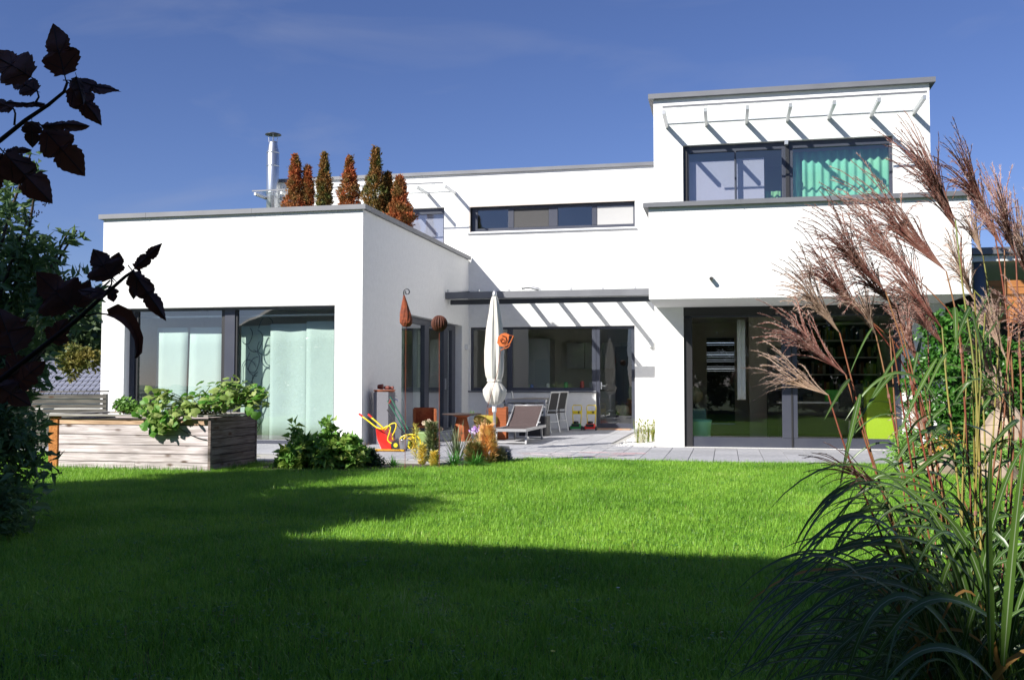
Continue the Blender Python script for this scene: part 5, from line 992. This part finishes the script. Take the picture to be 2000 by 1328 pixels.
def scatter(name, src, coll, dens, seed, smin=.7, smax=1.25, label=None):
    o = bpy.data.objects.new(name, src.data.copy()); COL.objects.link(o); ng = bpy.data.node_groups.new(name, 'GeometryNodeTree')
    ng.interface.new_socket('Geometry', in_out='INPUT', socket_type='NodeSocketGeometry'); ng.interface.new_socket('Geometry', in_out='OUTPUT', socket_type='NodeSocketGeometry')
    N = ng.nodes; K = ng.links.new; gi = N.new('NodeGroupInput'); go = N.new('NodeGroupOutput'); dp = N.new('GeometryNodeDistributePointsOnFaces'); dp.inputs['Density'].default_value = dens; dp.inputs['Seed'].default_value = seed
    ci = N.new('GeometryNodeCollectionInfo'); ci.inputs[0].default_value = coll; ci.inputs['Separate Children'].default_value = True; ci.inputs['Reset Children'].default_value = True
    ip = N.new('GeometryNodeInstanceOnPoints'); ip.inputs['Pick Instance'].default_value = True
    rv = N.new('FunctionNodeRandomValue'); rv.data_type = 'FLOAT_VECTOR'; rv.inputs[0].default_value = (-.15, -.15, 0); rv.inputs[1].default_value = (.15, .15, 6.283)
    rs = N.new('FunctionNodeRandomValue'); rs.data_type = 'FLOAT'; rs.inputs[2].default_value = smin; rs.inputs[3].default_value = smax
    K(gi.outputs[0], dp.inputs['Mesh']); K(dp.outputs['Points'], ip.inputs['Points']); K(ci.outputs[0], ip.inputs['Instance']); K(rv.outputs[0], ip.inputs['Rotation']); K(rs.outputs[1], ip.inputs['Scale']); K(ip.outputs[0], go.inputs[0])
    md = o.modifiers.new('scatter', 'NODES'); md.node_group = ng; return o
gr = scatter('grass', lawn, lib, 900, 3); tag(gr, 'thick green mown lawn grass between the camera and the terrace', 'grass', kind='stuff')
# longer uncut blades against the raised bed and the paving edge
mb = MB(); R = random.Random(4)
for k in range(420): blades(mb, (R.uniform(-2.2, .05), -5.08-abs(R.gauss(0, .05)), -.02), 1, .11, .006, .5, R, .4, segs=3)
for k in range(120): blades(mb, (R.uniform(.0, .15), R.uniform(-5.0, -3.8), -.02), 1, .12, .006, .5, R, .4, segs=3)
for k in range(700): x = R.uniform(3.2, 9); blades(mb, (x, -2.3-abs(R.gauss(0, .03)), -.02), 1, .075, .005, .6, R, .4, segs=3)
solo('grass_fringe', mb, leafmat('long_grass', (.06, .2, .015), (.1, .28, .02), .5, .35), (-1, -5.1, 0), 'longer uncut grass along the foot of the raised bed and paving', 'grass', normals=False)['kind'] = 'stuff'
for k, (u, v, c_, lab) in enumerate(((1207, 1147, (.8, .8, .8), 'single white daisy in the shaded lawn'), (1080, 1271, (.75, .65, .1), 'single small yellow flower low in the shaded lawn'))):
    q_ = onZ(u, v, .02); mb = MB()
    for j in range(9): a = j*.698; bigleaf(mb, q_, np.array((math.cos(a), math.sin(a), .15)), np.array((0, 0, 1)), .011)
    t = thing('daisy', tuple(q_), lab, 'flower'); part('petals', mb, mat('petal', c_, .7), t, normals=False); part('stem', MB().tube([tuple(q_-np.array((0, 0, .05))), tuple(q_)], .0015, 5), stemg, t)

# ================================================================== MISCANTHUS IN THE RIGHT FOREGROUND
ms = thing('silver_grass', (7.15, -13.6, 0), 'tall ornamental silver grass with feathery reddish plumes in the right foreground', 'ornamental grass')
stem_m = mat('cane', (.24, .12, .05), .5, c2=(.20, .04, .025), ns=4, stretch=(1, 1, .6), contrast=(.4, .6)); stem_y = mat('cane_yellow', (.32, .24, .06), .5, c2=(.16, .2, .05), ns=3)
plm = mat('plume_red', (.25, .08, .065), .75, c2=(.42, .22, .17), ns=25, trans=.25); pls = mat('plume_silk', (.80, .64, .56), .8, c2=(.66, .46, .40), ns=20, trans=.3); pld = mat('plume_tan', (.48, .33, .22), .8, c2=(.6, .46, .36), ns=20, trans=.3)
lfm = bpy.data.materials.new('blade_leaf'); lfm.use_nodes = True; tt = lfm.node_tree; N = tt.nodes; N.clear(); K = tt.links.new
out = N.new('ShaderNodeOutputMaterial'); b = N.new('ShaderNodeBsdfPrincipled'); b.inputs['Roughness'].default_value = .34; b.inputs['Specular IOR Level'].default_value = .6; uvn = N.new('ShaderNodeUVMap'); sx_ = N.new('ShaderNodeSeparateXYZ'); K(uvn.outputs[0], sx_.inputs[0])
s1_ = N.new('ShaderNodeMath'); s1_.operation = 'SUBTRACT'; s1_.inputs[1].default_value = .5; K(sx_.outputs[0], s1_.inputs[0]); s2_ = N.new('ShaderNodeMath'); s2_.operation = 'ABSOLUTE'; K(s1_.outputs[0], s2_.inputs[0]); mr = N.new('ShaderNodeMapRange'); mr.inputs[1].default_value = .03; mr.inputs[2].default_value = .08; mr.inputs[3].default_value = 1; mr.inputs[4].default_value = 0; K(s2_.outputs[0], mr.inputs[0])
nn = N.new('ShaderNodeTexNoise'); nn.inputs['Scale'].default_value = 3; co = N.new('ShaderNodeTexCoord'); K(co.outputs['Object'], nn.inputs[0]); cr = N.new('ShaderNodeValToRGB'); cr.color_ramp.elements[0].position = .35; cr.color_ramp.elements[1].position = .7; cr.color_ramp.elements[0].color = (.035, .085, .016, 1); cr.color_ramp.elements[1].color = (.09, .17, .03, 1); K(nn.outputs[0], cr.inputs[0])
mi = N.new('ShaderNodeMix'); mi.data_type = 'RGBA'; mi.inputs[7].default_value = (.26, .33, .20, 1); K(mr.outputs[0], mi.inputs[0]); K(cr.outputs[0], mi.inputs[6]); K(mi.outputs[2], b.inputs['Base Color']); tr = N.new('ShaderNodeBsdfTranslucent'); K(mi.outputs[2], tr.inputs[0]); mx = N.new('ShaderNodeMixShader'); mx.inputs[0].default_value = .25; K(b.outputs[0], mx.inputs[1]); K(tr.outputs[0], mx.inputs[2]); K(mx.outputs[0], out.inputs[0])
dry = mat('dry_leaf', (.50, .27, .07), .7, c2=(.3, .16, .05), ns=5, trans=.3)
class Ribbon:
    def __init__(s): s.V = []; s.F = []; s.U = []
    def add(s, pts, w, facing, fold=.25, segs=None):
        k = len(pts); n0 = len(s.V)
        for i, q_ in enumerate(pts):
            t = i/(k-1); d = pts[min(i+1, k-1)]-pts[max(i-1, 0)]; d = d/(np.linalg.norm(d)+1e-9); sd = np.cross(d, facing); sd /= np.linalg.norm(sd)+1e-9; nn_ = np.cross(sd, d); ww = w*min(1, .35+t*4)*(1-t)**.55 if t < 1 else .0004
            s.V += [q_-sd*ww/2+nn_*ww*fold*.5, q_, q_+sd*ww/2+nn_*ww*fold*.5]
        for i in range(k-1):
            a = n0+3*i
            for j in (0, 1): s.F.append((a+j, a+j+1, a+j+4, a+j+3)); s.U += [(j*.5, i/k), (j*.5+.5, i/k), (j*.5+.5, (i+1)/k), (j*.5, (i+1)/k)]
    def build(s, name, m, parent):
        o = mesh_obj(name, s.V, s.F, m, parent, smooth=True, normals=False); uv = o.data.uv_layers.new(name='UVMap'); uv.data.foreach_set('uv', np.array(s.U, 'f').ravel()); return o
def bez(a, b, c, d, n): return [a*(1-t)**3+3*b*t*(1-t)**2+3*c*t*t*(1-t)+d*t**3 for t in np.linspace(0, 1, n)]
RP = np.random.default_rng(11)
def plume(base, tips_, n, D, dD=.12, fluff=1.0, silk=.5, r=.0011):
    """base (u,v), tip centre line(s): list of (u,v); n rays between them"""
    mbr, mbs = [], []; B0 = atD(*base, D); T = [atD(u, v, D+dD*RP.uniform(-1, 1)) for u, v in tips_]; Lg = max(np.linalg.norm(t-B0) for t in T)
    axis = np.mean(T, 0)-B0
    for k in range(n):
        w_ = RP.random(len(T))**2+.02; w_ /= w_.sum(); i0 = RP.integers(len(T)); tip = .8*T[i0]+.2*T[RP.integers(len(T))]; tip = B0+(tip-B0)*RP.uniform(.68, 1.08)+RP.normal(size=3)*.020; st = B0+axis*RP.uniform(0, .45)
        perp = np.cross(tip-st, fw); perp /= np.linalg.norm(perp)+1e-9; c1_ = st+(tip-st)*.25+axis*.22+up*Lg*.04; c2_ = st+(tip-st)*.68+up*Lg*RP.uniform(.08, .15); pts = bez(st, c1_, c2_, tip, 9); mbr.append(pts)
        # spikelets in pairs all along the ray, each with silky hairs
        Ls = np.linalg.norm(tip-st); m_ = int(Ls/.0062)
        for j in range(m_):
            t = (j+RP.random())/m_; 
            if t < .12: continue
            f_ = t*8; i_ = min(int(f_), 7); q_ = pts[i_]*(1-(f_-i_))+pts[i_+1]*(f_-i_); d = pts[i_+1]-pts[i_]; d /= np.linalg.norm(d)+1e-9; mbs.append((q_, d))
    return mbr, mbs
def add_plume(base, tips_, n, D, label_mats=('red', .5), dD=.1, r=.0011, hair=.009):
    n = int(n*1.55)
    rays, sp2 = plume(base, tips_, n, D, dD); mb = MB()
    for pts in rays: mb.tube(pts, [r*(1.1-.5*t) for t in np.linspace(0, 1, len(pts))], 4, cap=False)
    # spikelets: small slim diamonds laid along the ray
    kind, sf = label_mats; body, silk = MB(), MB()
    Pn = np.array([q_ for q_, d in sp2]); Dn = np.array([d for q_, d in sp2]); m_ = len(Pn)
    j = unit(Dn+RP.normal(size=(m_, 3))*.13); s_ = unit(np.cross(j, RP.normal(size=(m_, 3)))); L_ = (.0062*(1+.3*RP.normal(size=m_))).clip(.003, .01)[:, None]; wv = .0017
    V = np.stack([Pn, Pn+j*L_*.5+s_*wv/2, Pn+j*L_, Pn+j*L_*.5-s_*wv/2], 1).reshape(-1, 3); F = (np.arange(m_)*4)[:, None]+np.array([[0, 1, 2, 3]])
    pl = part('plume', mb, plm if kind != 'tan' else pld, ms, normals=False); o = mesh_obj('spikelets', V, F, plm if kind == 'red' else pld, pl, normals=False); o['kind'] = 'stuff'
    nh = int(m_*(sf*3.6+1.2)); idx = RP.integers(0, m_, nh); Ph = Pn[idx]; d = unit(Dn[idx]+RP.normal(size=(nh, 3))*.34); s_ = unit(np.cross(d, RP.normal(size=(nh, 3)))); L_ = (hair*(.5+RP.random(nh)))[:, None]; wv = .00045
    V = np.stack([Ph-s_*wv, Ph+s_*wv, Ph+d*L_], 1).reshape(-1, 3); F = (np.arange(nh)*3)[:, None]+np.array([[0, 1, 2]]); o = mesh_obj('silky_hairs', V, F, pls, pl, normals=False); o['kind'] = 'stuff'
def stem(pts, D0, D1, r=.0034, m=None, low=True):
    k = len(pts); q_ = [atD(u, v, D0+(D1-D0)*i/(k-1)) for i, (u, v) in enumerate(pts)]; out_ = []
    for i in range(k-1):
        a, b_, c_, d_ = q_[max(i-1, 0)], q_[i], q_[i+1], q_[min(i+2, k-1)]
        for t_ in (0, .33, .66): out_.append(.5*((2*b_)+(-a+c_)*t_+(2*a-5*b_+4*c_-d_)*t_**2+(-a+3*b_-3*c_+d_)*t_**3))
    out_.append(q_[-1]); part('stem', MB().tube(out_, [r*(.55+.6*t) for t in np.linspace(0, 1, len(out_))], 6, cap=False), m or stem_m, ms, smooth=True, normals=False); 
    nd_ = MB(); 
    for i in range(4, len(out_)-1, 4): q2 = out_[i]; dv = out_[i+1]-out_[i]; dv /= np.linalg.norm(dv); nd_.tube([q2-dv*.005, q2+dv*.005], r*1.25, 6)
    if nd_.v: part('node', nd_, plm, ms, normals=False)
    return out_
GX, GY = 1900, 1590
PL = [ # base, tips, n rays, distance, kind/silk, stem points
 ((1640, 650), [(1500, 545), (1520, 508), (1560, 500), (1535, 575), (1590, 520)], 30, 2.5, ('tan', .7), [(1640, 650), (1668, 760), (1700, 880), (1760, 1080), (1830, 1330), (1860, 1560)]),
 ((1711, 655), [(1655, 560), (1690, 540), (1670, 600), (1700, 560), (1640, 585)], 20, 2.6, ('tan', 1.0), [(1711, 655), (1730, 740), (1752, 860), (1800, 1080), (1850, 1330), (1880, 1560)]),
 ((1652, 732), [(1492, 600), (1480, 640), (1500, 680), (1545, 590), (1520, 620)], 26, 2.4, ('red', .5), [(1652, 732), (1690, 860), (1750, 1040), (1830, 1300), (1860, 1560)]),
 ((1618, 772), [(1480, 690), (1476, 745), (1500, 700), (1520, 730), (1478, 770)], 18, 2.35, ('tan', .9), [(1618, 772), (1660, 900), (1740, 1090), (1820, 1330), (1860, 1560)]),
 ((1730, 570), [(1582, 425), (1608, 394), (1590, 480), (1600, 520), (1640, 420), (1615, 460)], 46, 2.4, ('red', .35), [(1730, 570), (1770, 700), (1800, 860), (1850, 1090), (1880, 1330), (1890, 1560)]),
 ((1750, 600), [(1610, 500), (1640, 540), (1680, 470), (1660, 570), (1640, 490)], 30, 2.5, ('red', .5), [(1750, 600), (1790, 760), (1830, 960), (1880, 1250), (1900, 1560)]),
 ((1848, 530), [(1640, 390), (1670, 345), (1690, 430), (1720, 380), (1660, 470), (1760, 400), (1665, 330)], 48, 2.45, ('red', .7), [(1848, 530), (1872, 640), (1885, 800), (1900, 1060), (1905, 1300), (1905, 1560)]),
 ((1840, 640), [(1700, 470), (1740, 440), (1720, 560), (1780, 500), (1690, 530), (1750, 590)], 46, 2.5, ('red', .6), [(1840, 640), (1850, 760), (1870, 940), (1890, 1200), (1900, 1560)]),
 ((1866, 430), [(1768, 222), (1766, 240), (1780, 330), (1730, 260), (1800, 290), (1745, 300), (1825, 320)], 40, 2.4, ('red', .2), [(1866, 430), (1880, 560), (1905, 740), (1915, 1000), (1915, 1300), (1910, 1560)]),
 ((1938, 430), [(1836, 266), (1850, 250), (1830, 330), (1870, 300), (1856, 360), (1900, 340)], 42, 2.5, ('red', .3), [(1938, 430), (1965, 600), (1980, 800), (1970, 1060), (1950, 1330), (1930, 1560)]),
 ((1984, 500), [(1920, 325), (1956, 330), (1930, 400), (1970, 400), (1905, 430), (1945, 360)], 42, 2.45, ('red', 1.1), [(1984, 500), (1990, 640), (1995, 820), (1985, 1060), (1960, 1330), (1935, 1560)]),
 ((1920, 500), [(1876, 400), (1890, 385), (1870, 440), (1905, 420), (1885, 460)], 26, 2.7, ('tan', 1.0), [(1920, 500), (1938, 620), (1955, 800), (1950, 1060), (1940, 1330), (1925, 1560)]),
 ((1905, 590), [(1860, 500), (1880, 480), (1850, 540), (1872, 520)], 24, 2.7, ('tan', .7), [(1905, 590), (1915, 720), (1925, 900), (1925, 1200), (1915, 1560)]),
 ((1965, 700), [(1900, 560), (1915, 600), (1940, 590), (1900, 620)], 26, 2.55, ('tan', 1.6), [(1965, 700), (1975, 850), (1970, 1100), (1940, 1560)]),
 ((2010, 520), [(1995, 395), (2010, 380), (1985, 440), (1990, 470)], 22, 2.6, ('tan', 1.2), [(2010, 520), (2015, 800), (1990, 1200), (1950, 1560)]),
 ((1800, 720), [(1720, 560), (1750, 610), (1740, 660), (1770, 600)], 26, 2.7, ('red', .6), [(1800, 720), (1825, 880), (1850, 1060), (1880, 1330), (1890, 1560)]),
 ((1990, 840), [(1900, 740), (1930, 700), (1950, 760), (1915, 800)], 30, 2.7, ('tan', .9), [(1990, 840), (2000, 1000), (1980, 1300), (1950, 1560)]),
 ((1725, 950), [(1590, 880), (1600, 900), (1585, 915), (1640, 870), (1660, 900), (1600, 950)], 16, 2.2, ('red', .1), [(1725, 950), (1760, 1060), (1820, 1250), (1870, 1560)]),
 ((1820, 860), [(1740, 740), (1750, 790), (1770, 760), (1745, 830)], 14, 2.5, ('tan', .4), [(1820, 860), (1850, 1020), (1880, 1250), (1890, 1560)]),
 ((2060, 700), [(1960, 560), (2000, 540), (1950, 620), (1990, 640)], 26, 2.4, ('red', .8), [(2060, 700), (2060, 1000), (2000, 1400), (1950, 1560)]),
]
for (bs_, tp, n_, D_, km, stp) in list(PL):
    if bs_[0] > 1725 and bs_[1] < 720 and n_ > 24:
        du, dv, dd = RP.uniform(-55, 45), RP.uniform(15, 80), RP.uniform(.15, .4); f2 = lambda q: (q[0]+du, q[1]+dv); PL.append((f2(bs_), [f2(q) for q in tp], int(n_*.8), D_+dd, (km[0], km[1]+.3), [f2(stp[0])]+stp[1:]))
for (bs_, tp, n_, D_, km, stp) in PL:
    add_plume(bs_, tp, n_, D_, km); stem(stp, D_, D_-.12, .0032, random.choice([stem_m, stem_m, stem_y]))
for k in range(16):      # plain canes
    u0 = rng.uniform(1700, 2010); v0 = rng.uniform(560, 800); ub = 1880+rng.uniform(-60, 60); stem([(u0, v0), (u0+.3*(ub-u0)+rng.normal()*8, v0+.3*(1560-v0)), (u0+.65*(ub-u0), v0+.65*(1560-v0)), (ub, 1560)], rng.uniform(2.3, 2.9), rng.uniform(2.3, 2.6), .003, random.choice([stem_m, stem_y]))
# arching leaves
rb, rd = Ribbon(), Ribbon()
def leafarc(u0, v0, u1, v1, u2, v2, u3, v3, D, w, rbn=rb, dD=0):
    pts = bez(atD(u0, v0, D), atD(u1, v1, D-.05+dD*.3), atD(u2, v2, D-.1+dD*.7), atD(u3, v3, D-.12+dD), 16); rbn.add(pts, w*1.2, -fw*.55+up*.75+rt*rng.uniform(-.5, .5), fold=.35)
HL = [ # hero leaves traced: root, two controls, tip, distance, width
 (1850, 1150, 1740, 1050, 1560, 1110, 1440, 1330, 2.1, .015), (1840, 1100, 1700, 1020, 1560, 1060, 1420, 1260, 2.2, .014), (1830, 1180, 1700, 1090, 1600, 1140, 1470, 1328, 2.0, .016),
 (1900, 1060, 1760, 960, 1640, 980, 1550, 1090, 2.3, .014), (1870, 1000, 1760, 900, 1620, 900, 1545, 1080, 2.3, .013), (1840, 960, 1740, 880, 1600, 950, 1552, 1095, 2.4, .012),
 (1960, 1230, 1840, 1120, 1760, 1160, 1690, 1328, 1.9, .018), (1880, 1280, 1780, 1090, 1690, 1150, 1650, 1340, 1.9, .020), (1940, 1330, 1850, 1220, 1760, 1250, 1690, 1400, 1.8, .019),
 (1935, 1300, 1930, 1100, 1925, 980, 1938, 850, 1.9, .018), (1960, 1300, 1975, 1100, 1990, 950, 2010, 820, 1.9, .018), (1900, 1200, 1940, 1000, 1970, 900, 2010, 860, 2.1, .016),
 (1890, 1250, 1820, 1000, 1690, 860, 1600, 1000, 2.3, .012), (1800, 1300, 1700, 1180, 1560, 1180, 1480, 1290, 2.2, .013), (1820, 1330, 1680, 1220, 1560, 1240, 1420, 1328, 2.1, .013), (1860, 1100, 1720, 1000, 1600, 1060, 1530, 1180, 2.4, .012),
 (1850, 1400, 1700, 1290, 1560, 1280, 1450, 1400, 2.0, .014), (1840, 1200, 1700, 1130, 1500, 1110, 1410, 1290, 2.3, .010), (1960, 1060, 1860, 960, 1760, 940, 1640, 960, 2.4, .012), (1985, 1000, 1900, 880, 1800, 860, 1700, 940, 2.5, .012)]
for q_ in HL: leafarc(*q_)
RL = np.random.default_rng(77)
for k in range(300):
    s_ = RL.choice([-1, -1, -1, 1, 1]); u0 = RL.uniform(1790, 2010); v0 = RL.uniform(1250, 1560); D_ = RL.uniform(2.05, 2.8); reach = RL.uniform(120, 420)*s_; hgt = RL.uniform(140, 440); tipdrop = RL.uniform(20, 330)
    leafarc(u0, v0, u0+reach*.15, v0-hgt*.8, u0+reach*.6, v0-hgt*1.1, u0+reach, v0-hgt+tipdrop, D_, RL.uniform(.008, .015), rb if RL.random() < .985 else rd, dD=RL.uniform(-.3, .5))
# leaves leaving the canes (lit ones, upper part)
for (u0, v0, u3, v3, D_, w_) in ((1895, 600, 1860, 690, 2.3, .010), (1865, 600, 1868, 690, 2.3, .012), (1850, 690, 1808, 770, 2.3, .009), (1830, 700, 1750, 860, 2.3, .010), (1750, 725, 1670, 830, 2.4, .010), (1660, 740, 1610, 820, 2.4, .009), (1895, 600, 1930, 760, 2.4, .010), (1772, 670, 1700, 780, 2.5, .009), (1850, 830, 1810, 870, 2.4, .010), (1990, 820, 1930, 880, 2.3, .011), (1850, 880, 1750, 960, 2.3, .012), (1865, 850, 1960, 830, 2.5, .008), (1940, 560, 1880, 690, 2.6, .006), (1980, 590, 1900, 700, 2.6, .006), (1680, 770, 1640, 950, 2.3, .012), (1705, 640, 1660, 730, 2.5, .006), (1800, 660, 1770, 800, 2.6, .008)):
    leafarc(u0, v0, u0+(u3-u0)*.3, v0+(v3-v0)*.3-12, u0+(u3-u0)*.7, v0+(v3-v0)*.7-6, u3, v3, D_, w_)
for k in range(60):
    u0 = RL.uniform(1740, 2010); v0 = RL.uniform(760, 1100); s_ = RL.choice([-1, 1]); ln_ = RL.uniform(60, 190)
    leafarc(u0, v0, u0+s_*ln_*.3, v0-ln_*.6, u0+s_*ln_*.7, v0-ln_*.5, u0+s_*ln_*1.1, v0+RL.uniform(-60, 90), RL.uniform(2.3, 2.8), RL.uniform(.006, .013), rb if RL.random() < .97 else rd, dD=RL.uniform(-.2, .4))
rb.build('leaf', lfm, ms)['kind'] = 'stuff'; rd.build('dry_leaf', dry, ms)['kind'] = 'stuff'
# daisies of dense shade under it: dead leaf litter
part('crown_base', MB().lathe([(.05, 0), (.22, .02), (.25, .12), (.12, .2)], (7.2, -13.55, -.03), 16), dry, ms)

# ================================================================== PURPLE-LEAVED SHRUB, LEFT FOREGROUND
pb = thing('purple_leaved_shrub', tuple(atD(-260, 600, 1.0)*np.array((1, 1, 0))), 'dark purple lobed leaves on branches reaching in from the left edge', 'shrub')
pl_m = mat('purple_leaf', (.07, .026, .020), .4, c2=(.13, .045, .028), ns=12, trans=.3, bump=.3, bs=40); tw = mat('purple_twig', (.03, .012, .012), .6)
def lobed(base, tip, D, w, curl=.15, tilt=0, lob=1.0, dTip=0, seed=0):
    """serrated three-lobed leaf from base (u,v) to tip (u,v)"""
    R = random.Random(seed); b_ = atD(*base, D); t_ = atD(*tip, D+dTip); d = t_-b_; L_ = np.linalg.norm(d); d /= L_; nrm = -fw*math.cos(tilt)+up*math.sin(tilt)*.7+rt*math.sin(tilt)*.7; s = np.cross(d, nrm); s /= np.linalg.norm(s); nrm = np.cross(s, d)
    half = [(0, 0), (.10, .03), (.26, .04), (.36, .12), (.50, .22), (.58, .36), (.50, .44), (.40, .47), (.30, .50), (.34, .60), (.32, .70), (.22, .80), (.13, .89), (.05, .96)]
    def side(sg):
        o_ = []
        for i, (a, c) in enumerate(half):
            a2 = a*lob if .1 < c < .5 else a; o_.append((sg*a2, c))
            if 1 < i < len(half)-1: a3 = (a+half[min(i+1, 13)][0])/2; c3 = (c+half[min(i+1, 13)][1])/2; o_.append((sg*(a3*(lob if .1 < c < .5 else 1)+.028), c3-.018)); o_.append((sg*(a3*(lob if .1 < c < .5 else 1)-.012), c3+.006))
        return o_
    outl_ = side(1)+[(0, 1.0)]+side(-1)[::-1][:-1]; spine = [(0, t) for t in (.1, .3, .5, .7, .9)]
    mb = MB(); 
    def P3(a, c): z = curl*(c*c)+.22*abs(a)-.10*a*a*3+.02*math.sin(9*c+seed)+.015*math.sin(13*a+seed); return b_+s*a*w*L_*2*.62+d*c*L_-nrm*z*L_
    nh = len(side(1)); rg, lf = side(1)+[(0, 1.0)], side(-1)+[(0, 1.0)]
    for sd_ in (rg, lf):
        n0 = len(mb.v)
        for a, c in sd_: mb.v.append(tuple(P3(a, c)))
        m0 = len(mb.v)
        for a, c in sd_: mb.v.append(tuple(P3(a*.45, c))) 
        k0 = len(mb.v)
        for a, c in sd_: mb.v.append(tuple(P3(0, c)))
        for i in range(len(sd_)-1): mb.f.append((n0+i, n0+i+1, m0+i+1, m0+i)); mb.f.append((m0+i, m0+i+1, k0+i+1, k0+i))
    o = part('leaf', mb, pl_m, pb, smooth=True, normals=False)
    vm = MB().tube([P3(0, c)+nrm*.0006 for c in (-.12, 0, .25, .5, .75, .95)], [.0011*L_/.05*.5]*3+[.0006]*3, 5, cap=False)
    for sg in (1, -1): vm.tube([P3(0, .12)+nrm*.0005, P3(sg*.45*lob, .34)+nrm*.0005], .0004, 4, cap=False); vm.tube([P3(0, .4)+nrm*.0005, P3(sg*.25, .62)+nrm*.0005], .0003, 4, cap=False)
    part('vein', vm, tw, pb, normals=False)
D1 = 1.0
def twig(pts, D, r0, r1): q_ = [atD(u, v, D) for u, v in pts]; part('twig', MB().tube(q_, list(np.linspace(r0, r1, len(q_))), 7), tw, pb, smooth=True)
twig([(-260, 480), (-60, 310), (0, 275), (50, 235), (95, 205), (125, 180), (132, 160)], D1, .003, .0013); twig([(-260, 900), (-60, 780), (0, 742), (80, 680), (150, 625), (205, 575), (245, 540), (262, 528)], D1, .0036, .0013)
twig([(70, 200), (76, 190), (72, 176)], D1, .0012, .0008); twig([(28, 245), (30, 222), (26, 212)], D1, .0012, .0008); twig([(205, 575), (218, 555), (218, 545)], D1, .001, .0008); twig([(155, 620), (190, 612), (210, 614)], D1, .001, .0008); twig([(-260, 480), (-260, 900), (-250, 1400)], D1, .01, .014)
for i, a in enumerate((
 ((127, 148), (98, 42), .62, .1, 0, .9), ((72, 178), (20, 150), .8, .1, .5, .8), ((60, 150), (-30, 95), .7, .1, .3, .9), ((135, 158), (236, 172), .42, .1, .9, .8), ((138, 168), (200, 236), .55, .2, .6, .9), ((148, 150), (165, 205), .5, .1, .9, .8),
 ((82, 246), (172, 240), .45, .1, .7, .6), ((84, 250), (163, 341), .62, .1, .2, .75), ((62, 236), (62, 288), .75, .15, .4, .8), ((88, 205), (5, 195), .35, .1, .9, .7), ((26, 214), (-20, 190), .7, .2, .5, .8), ((10, 300), (98, 394), .60, .12, .2, .6), ((10, 296), (60, 290), .5, .1, .7, .8), ((5, 300), (-40, 380), .8, .1, .3, .9),
 ((218, 545), (180, 484), .75, .12, .3, 1.1), ((222, 535), (232, 492), .8, .1, .5, .8), ((262, 526), (315, 474), .40, .1, .6, .7), ((258, 530), (326, 622), .38, .15, .5, .75), ((262, 536), (262, 585), .55, .1, .7, .9), ((215, 562), (222, 590), .9, .1, .4, .9), ((205, 575), (150, 560), .55, .2, .7, .8),
 ((140, 603), (68, 530), .72, .08, .15, 1.1), ((150, 600), (175, 545), .55, .12, .5, .9), ((30, 690), (-5, 600), .8, .1, .3, 1.0), ((100, 670), (130, 622), .8, .1, .4, .9), ((60, 710), (-20, 760), .7, .1, .4, 1.0), ((40, 745), (85, 705), .7, .1, .4, .9), ((-10, 750), (60, 790), .6, .1, .5, .9), ((0, 640), (50, 625), .7, .1, .6, .9))):
    lobed(a[0], a[1], D1+.03*math.sin(i*2.1), a[2]*.88, a[3], a[4], a[5], 0, i)
# folded, hanging leaf
q_ = [atD(u, v, D1) for u, v in ((208, 612), (225, 612), (243, 622), (258, 640), (268, 662), (270, 688), (264, 700))]; mb = MB(); wd = [.004, .010, .011, .008, .0065, .004, .001]; n0 = 0
for i, p_ in enumerate(q_):
    d = q_[min(i+1, 6)]-q_[max(i-1, 0)]; d /= np.linalg.norm(d); s = np.cross(d, fw); s /= np.linalg.norm(s); mb.v += [tuple(p_+s*wd[i]), tuple(p_+fw*.004), tuple(p_-s*wd[i]*.5)]
for i in range(6): mb.f += [(3*i, 3*i+1, 3*i+4, 3*i+3), (3*i+1, 3*i+2, 3*i+5, 3*i+4)]
part('leaf', mb, pl_m, pb, normals=False)
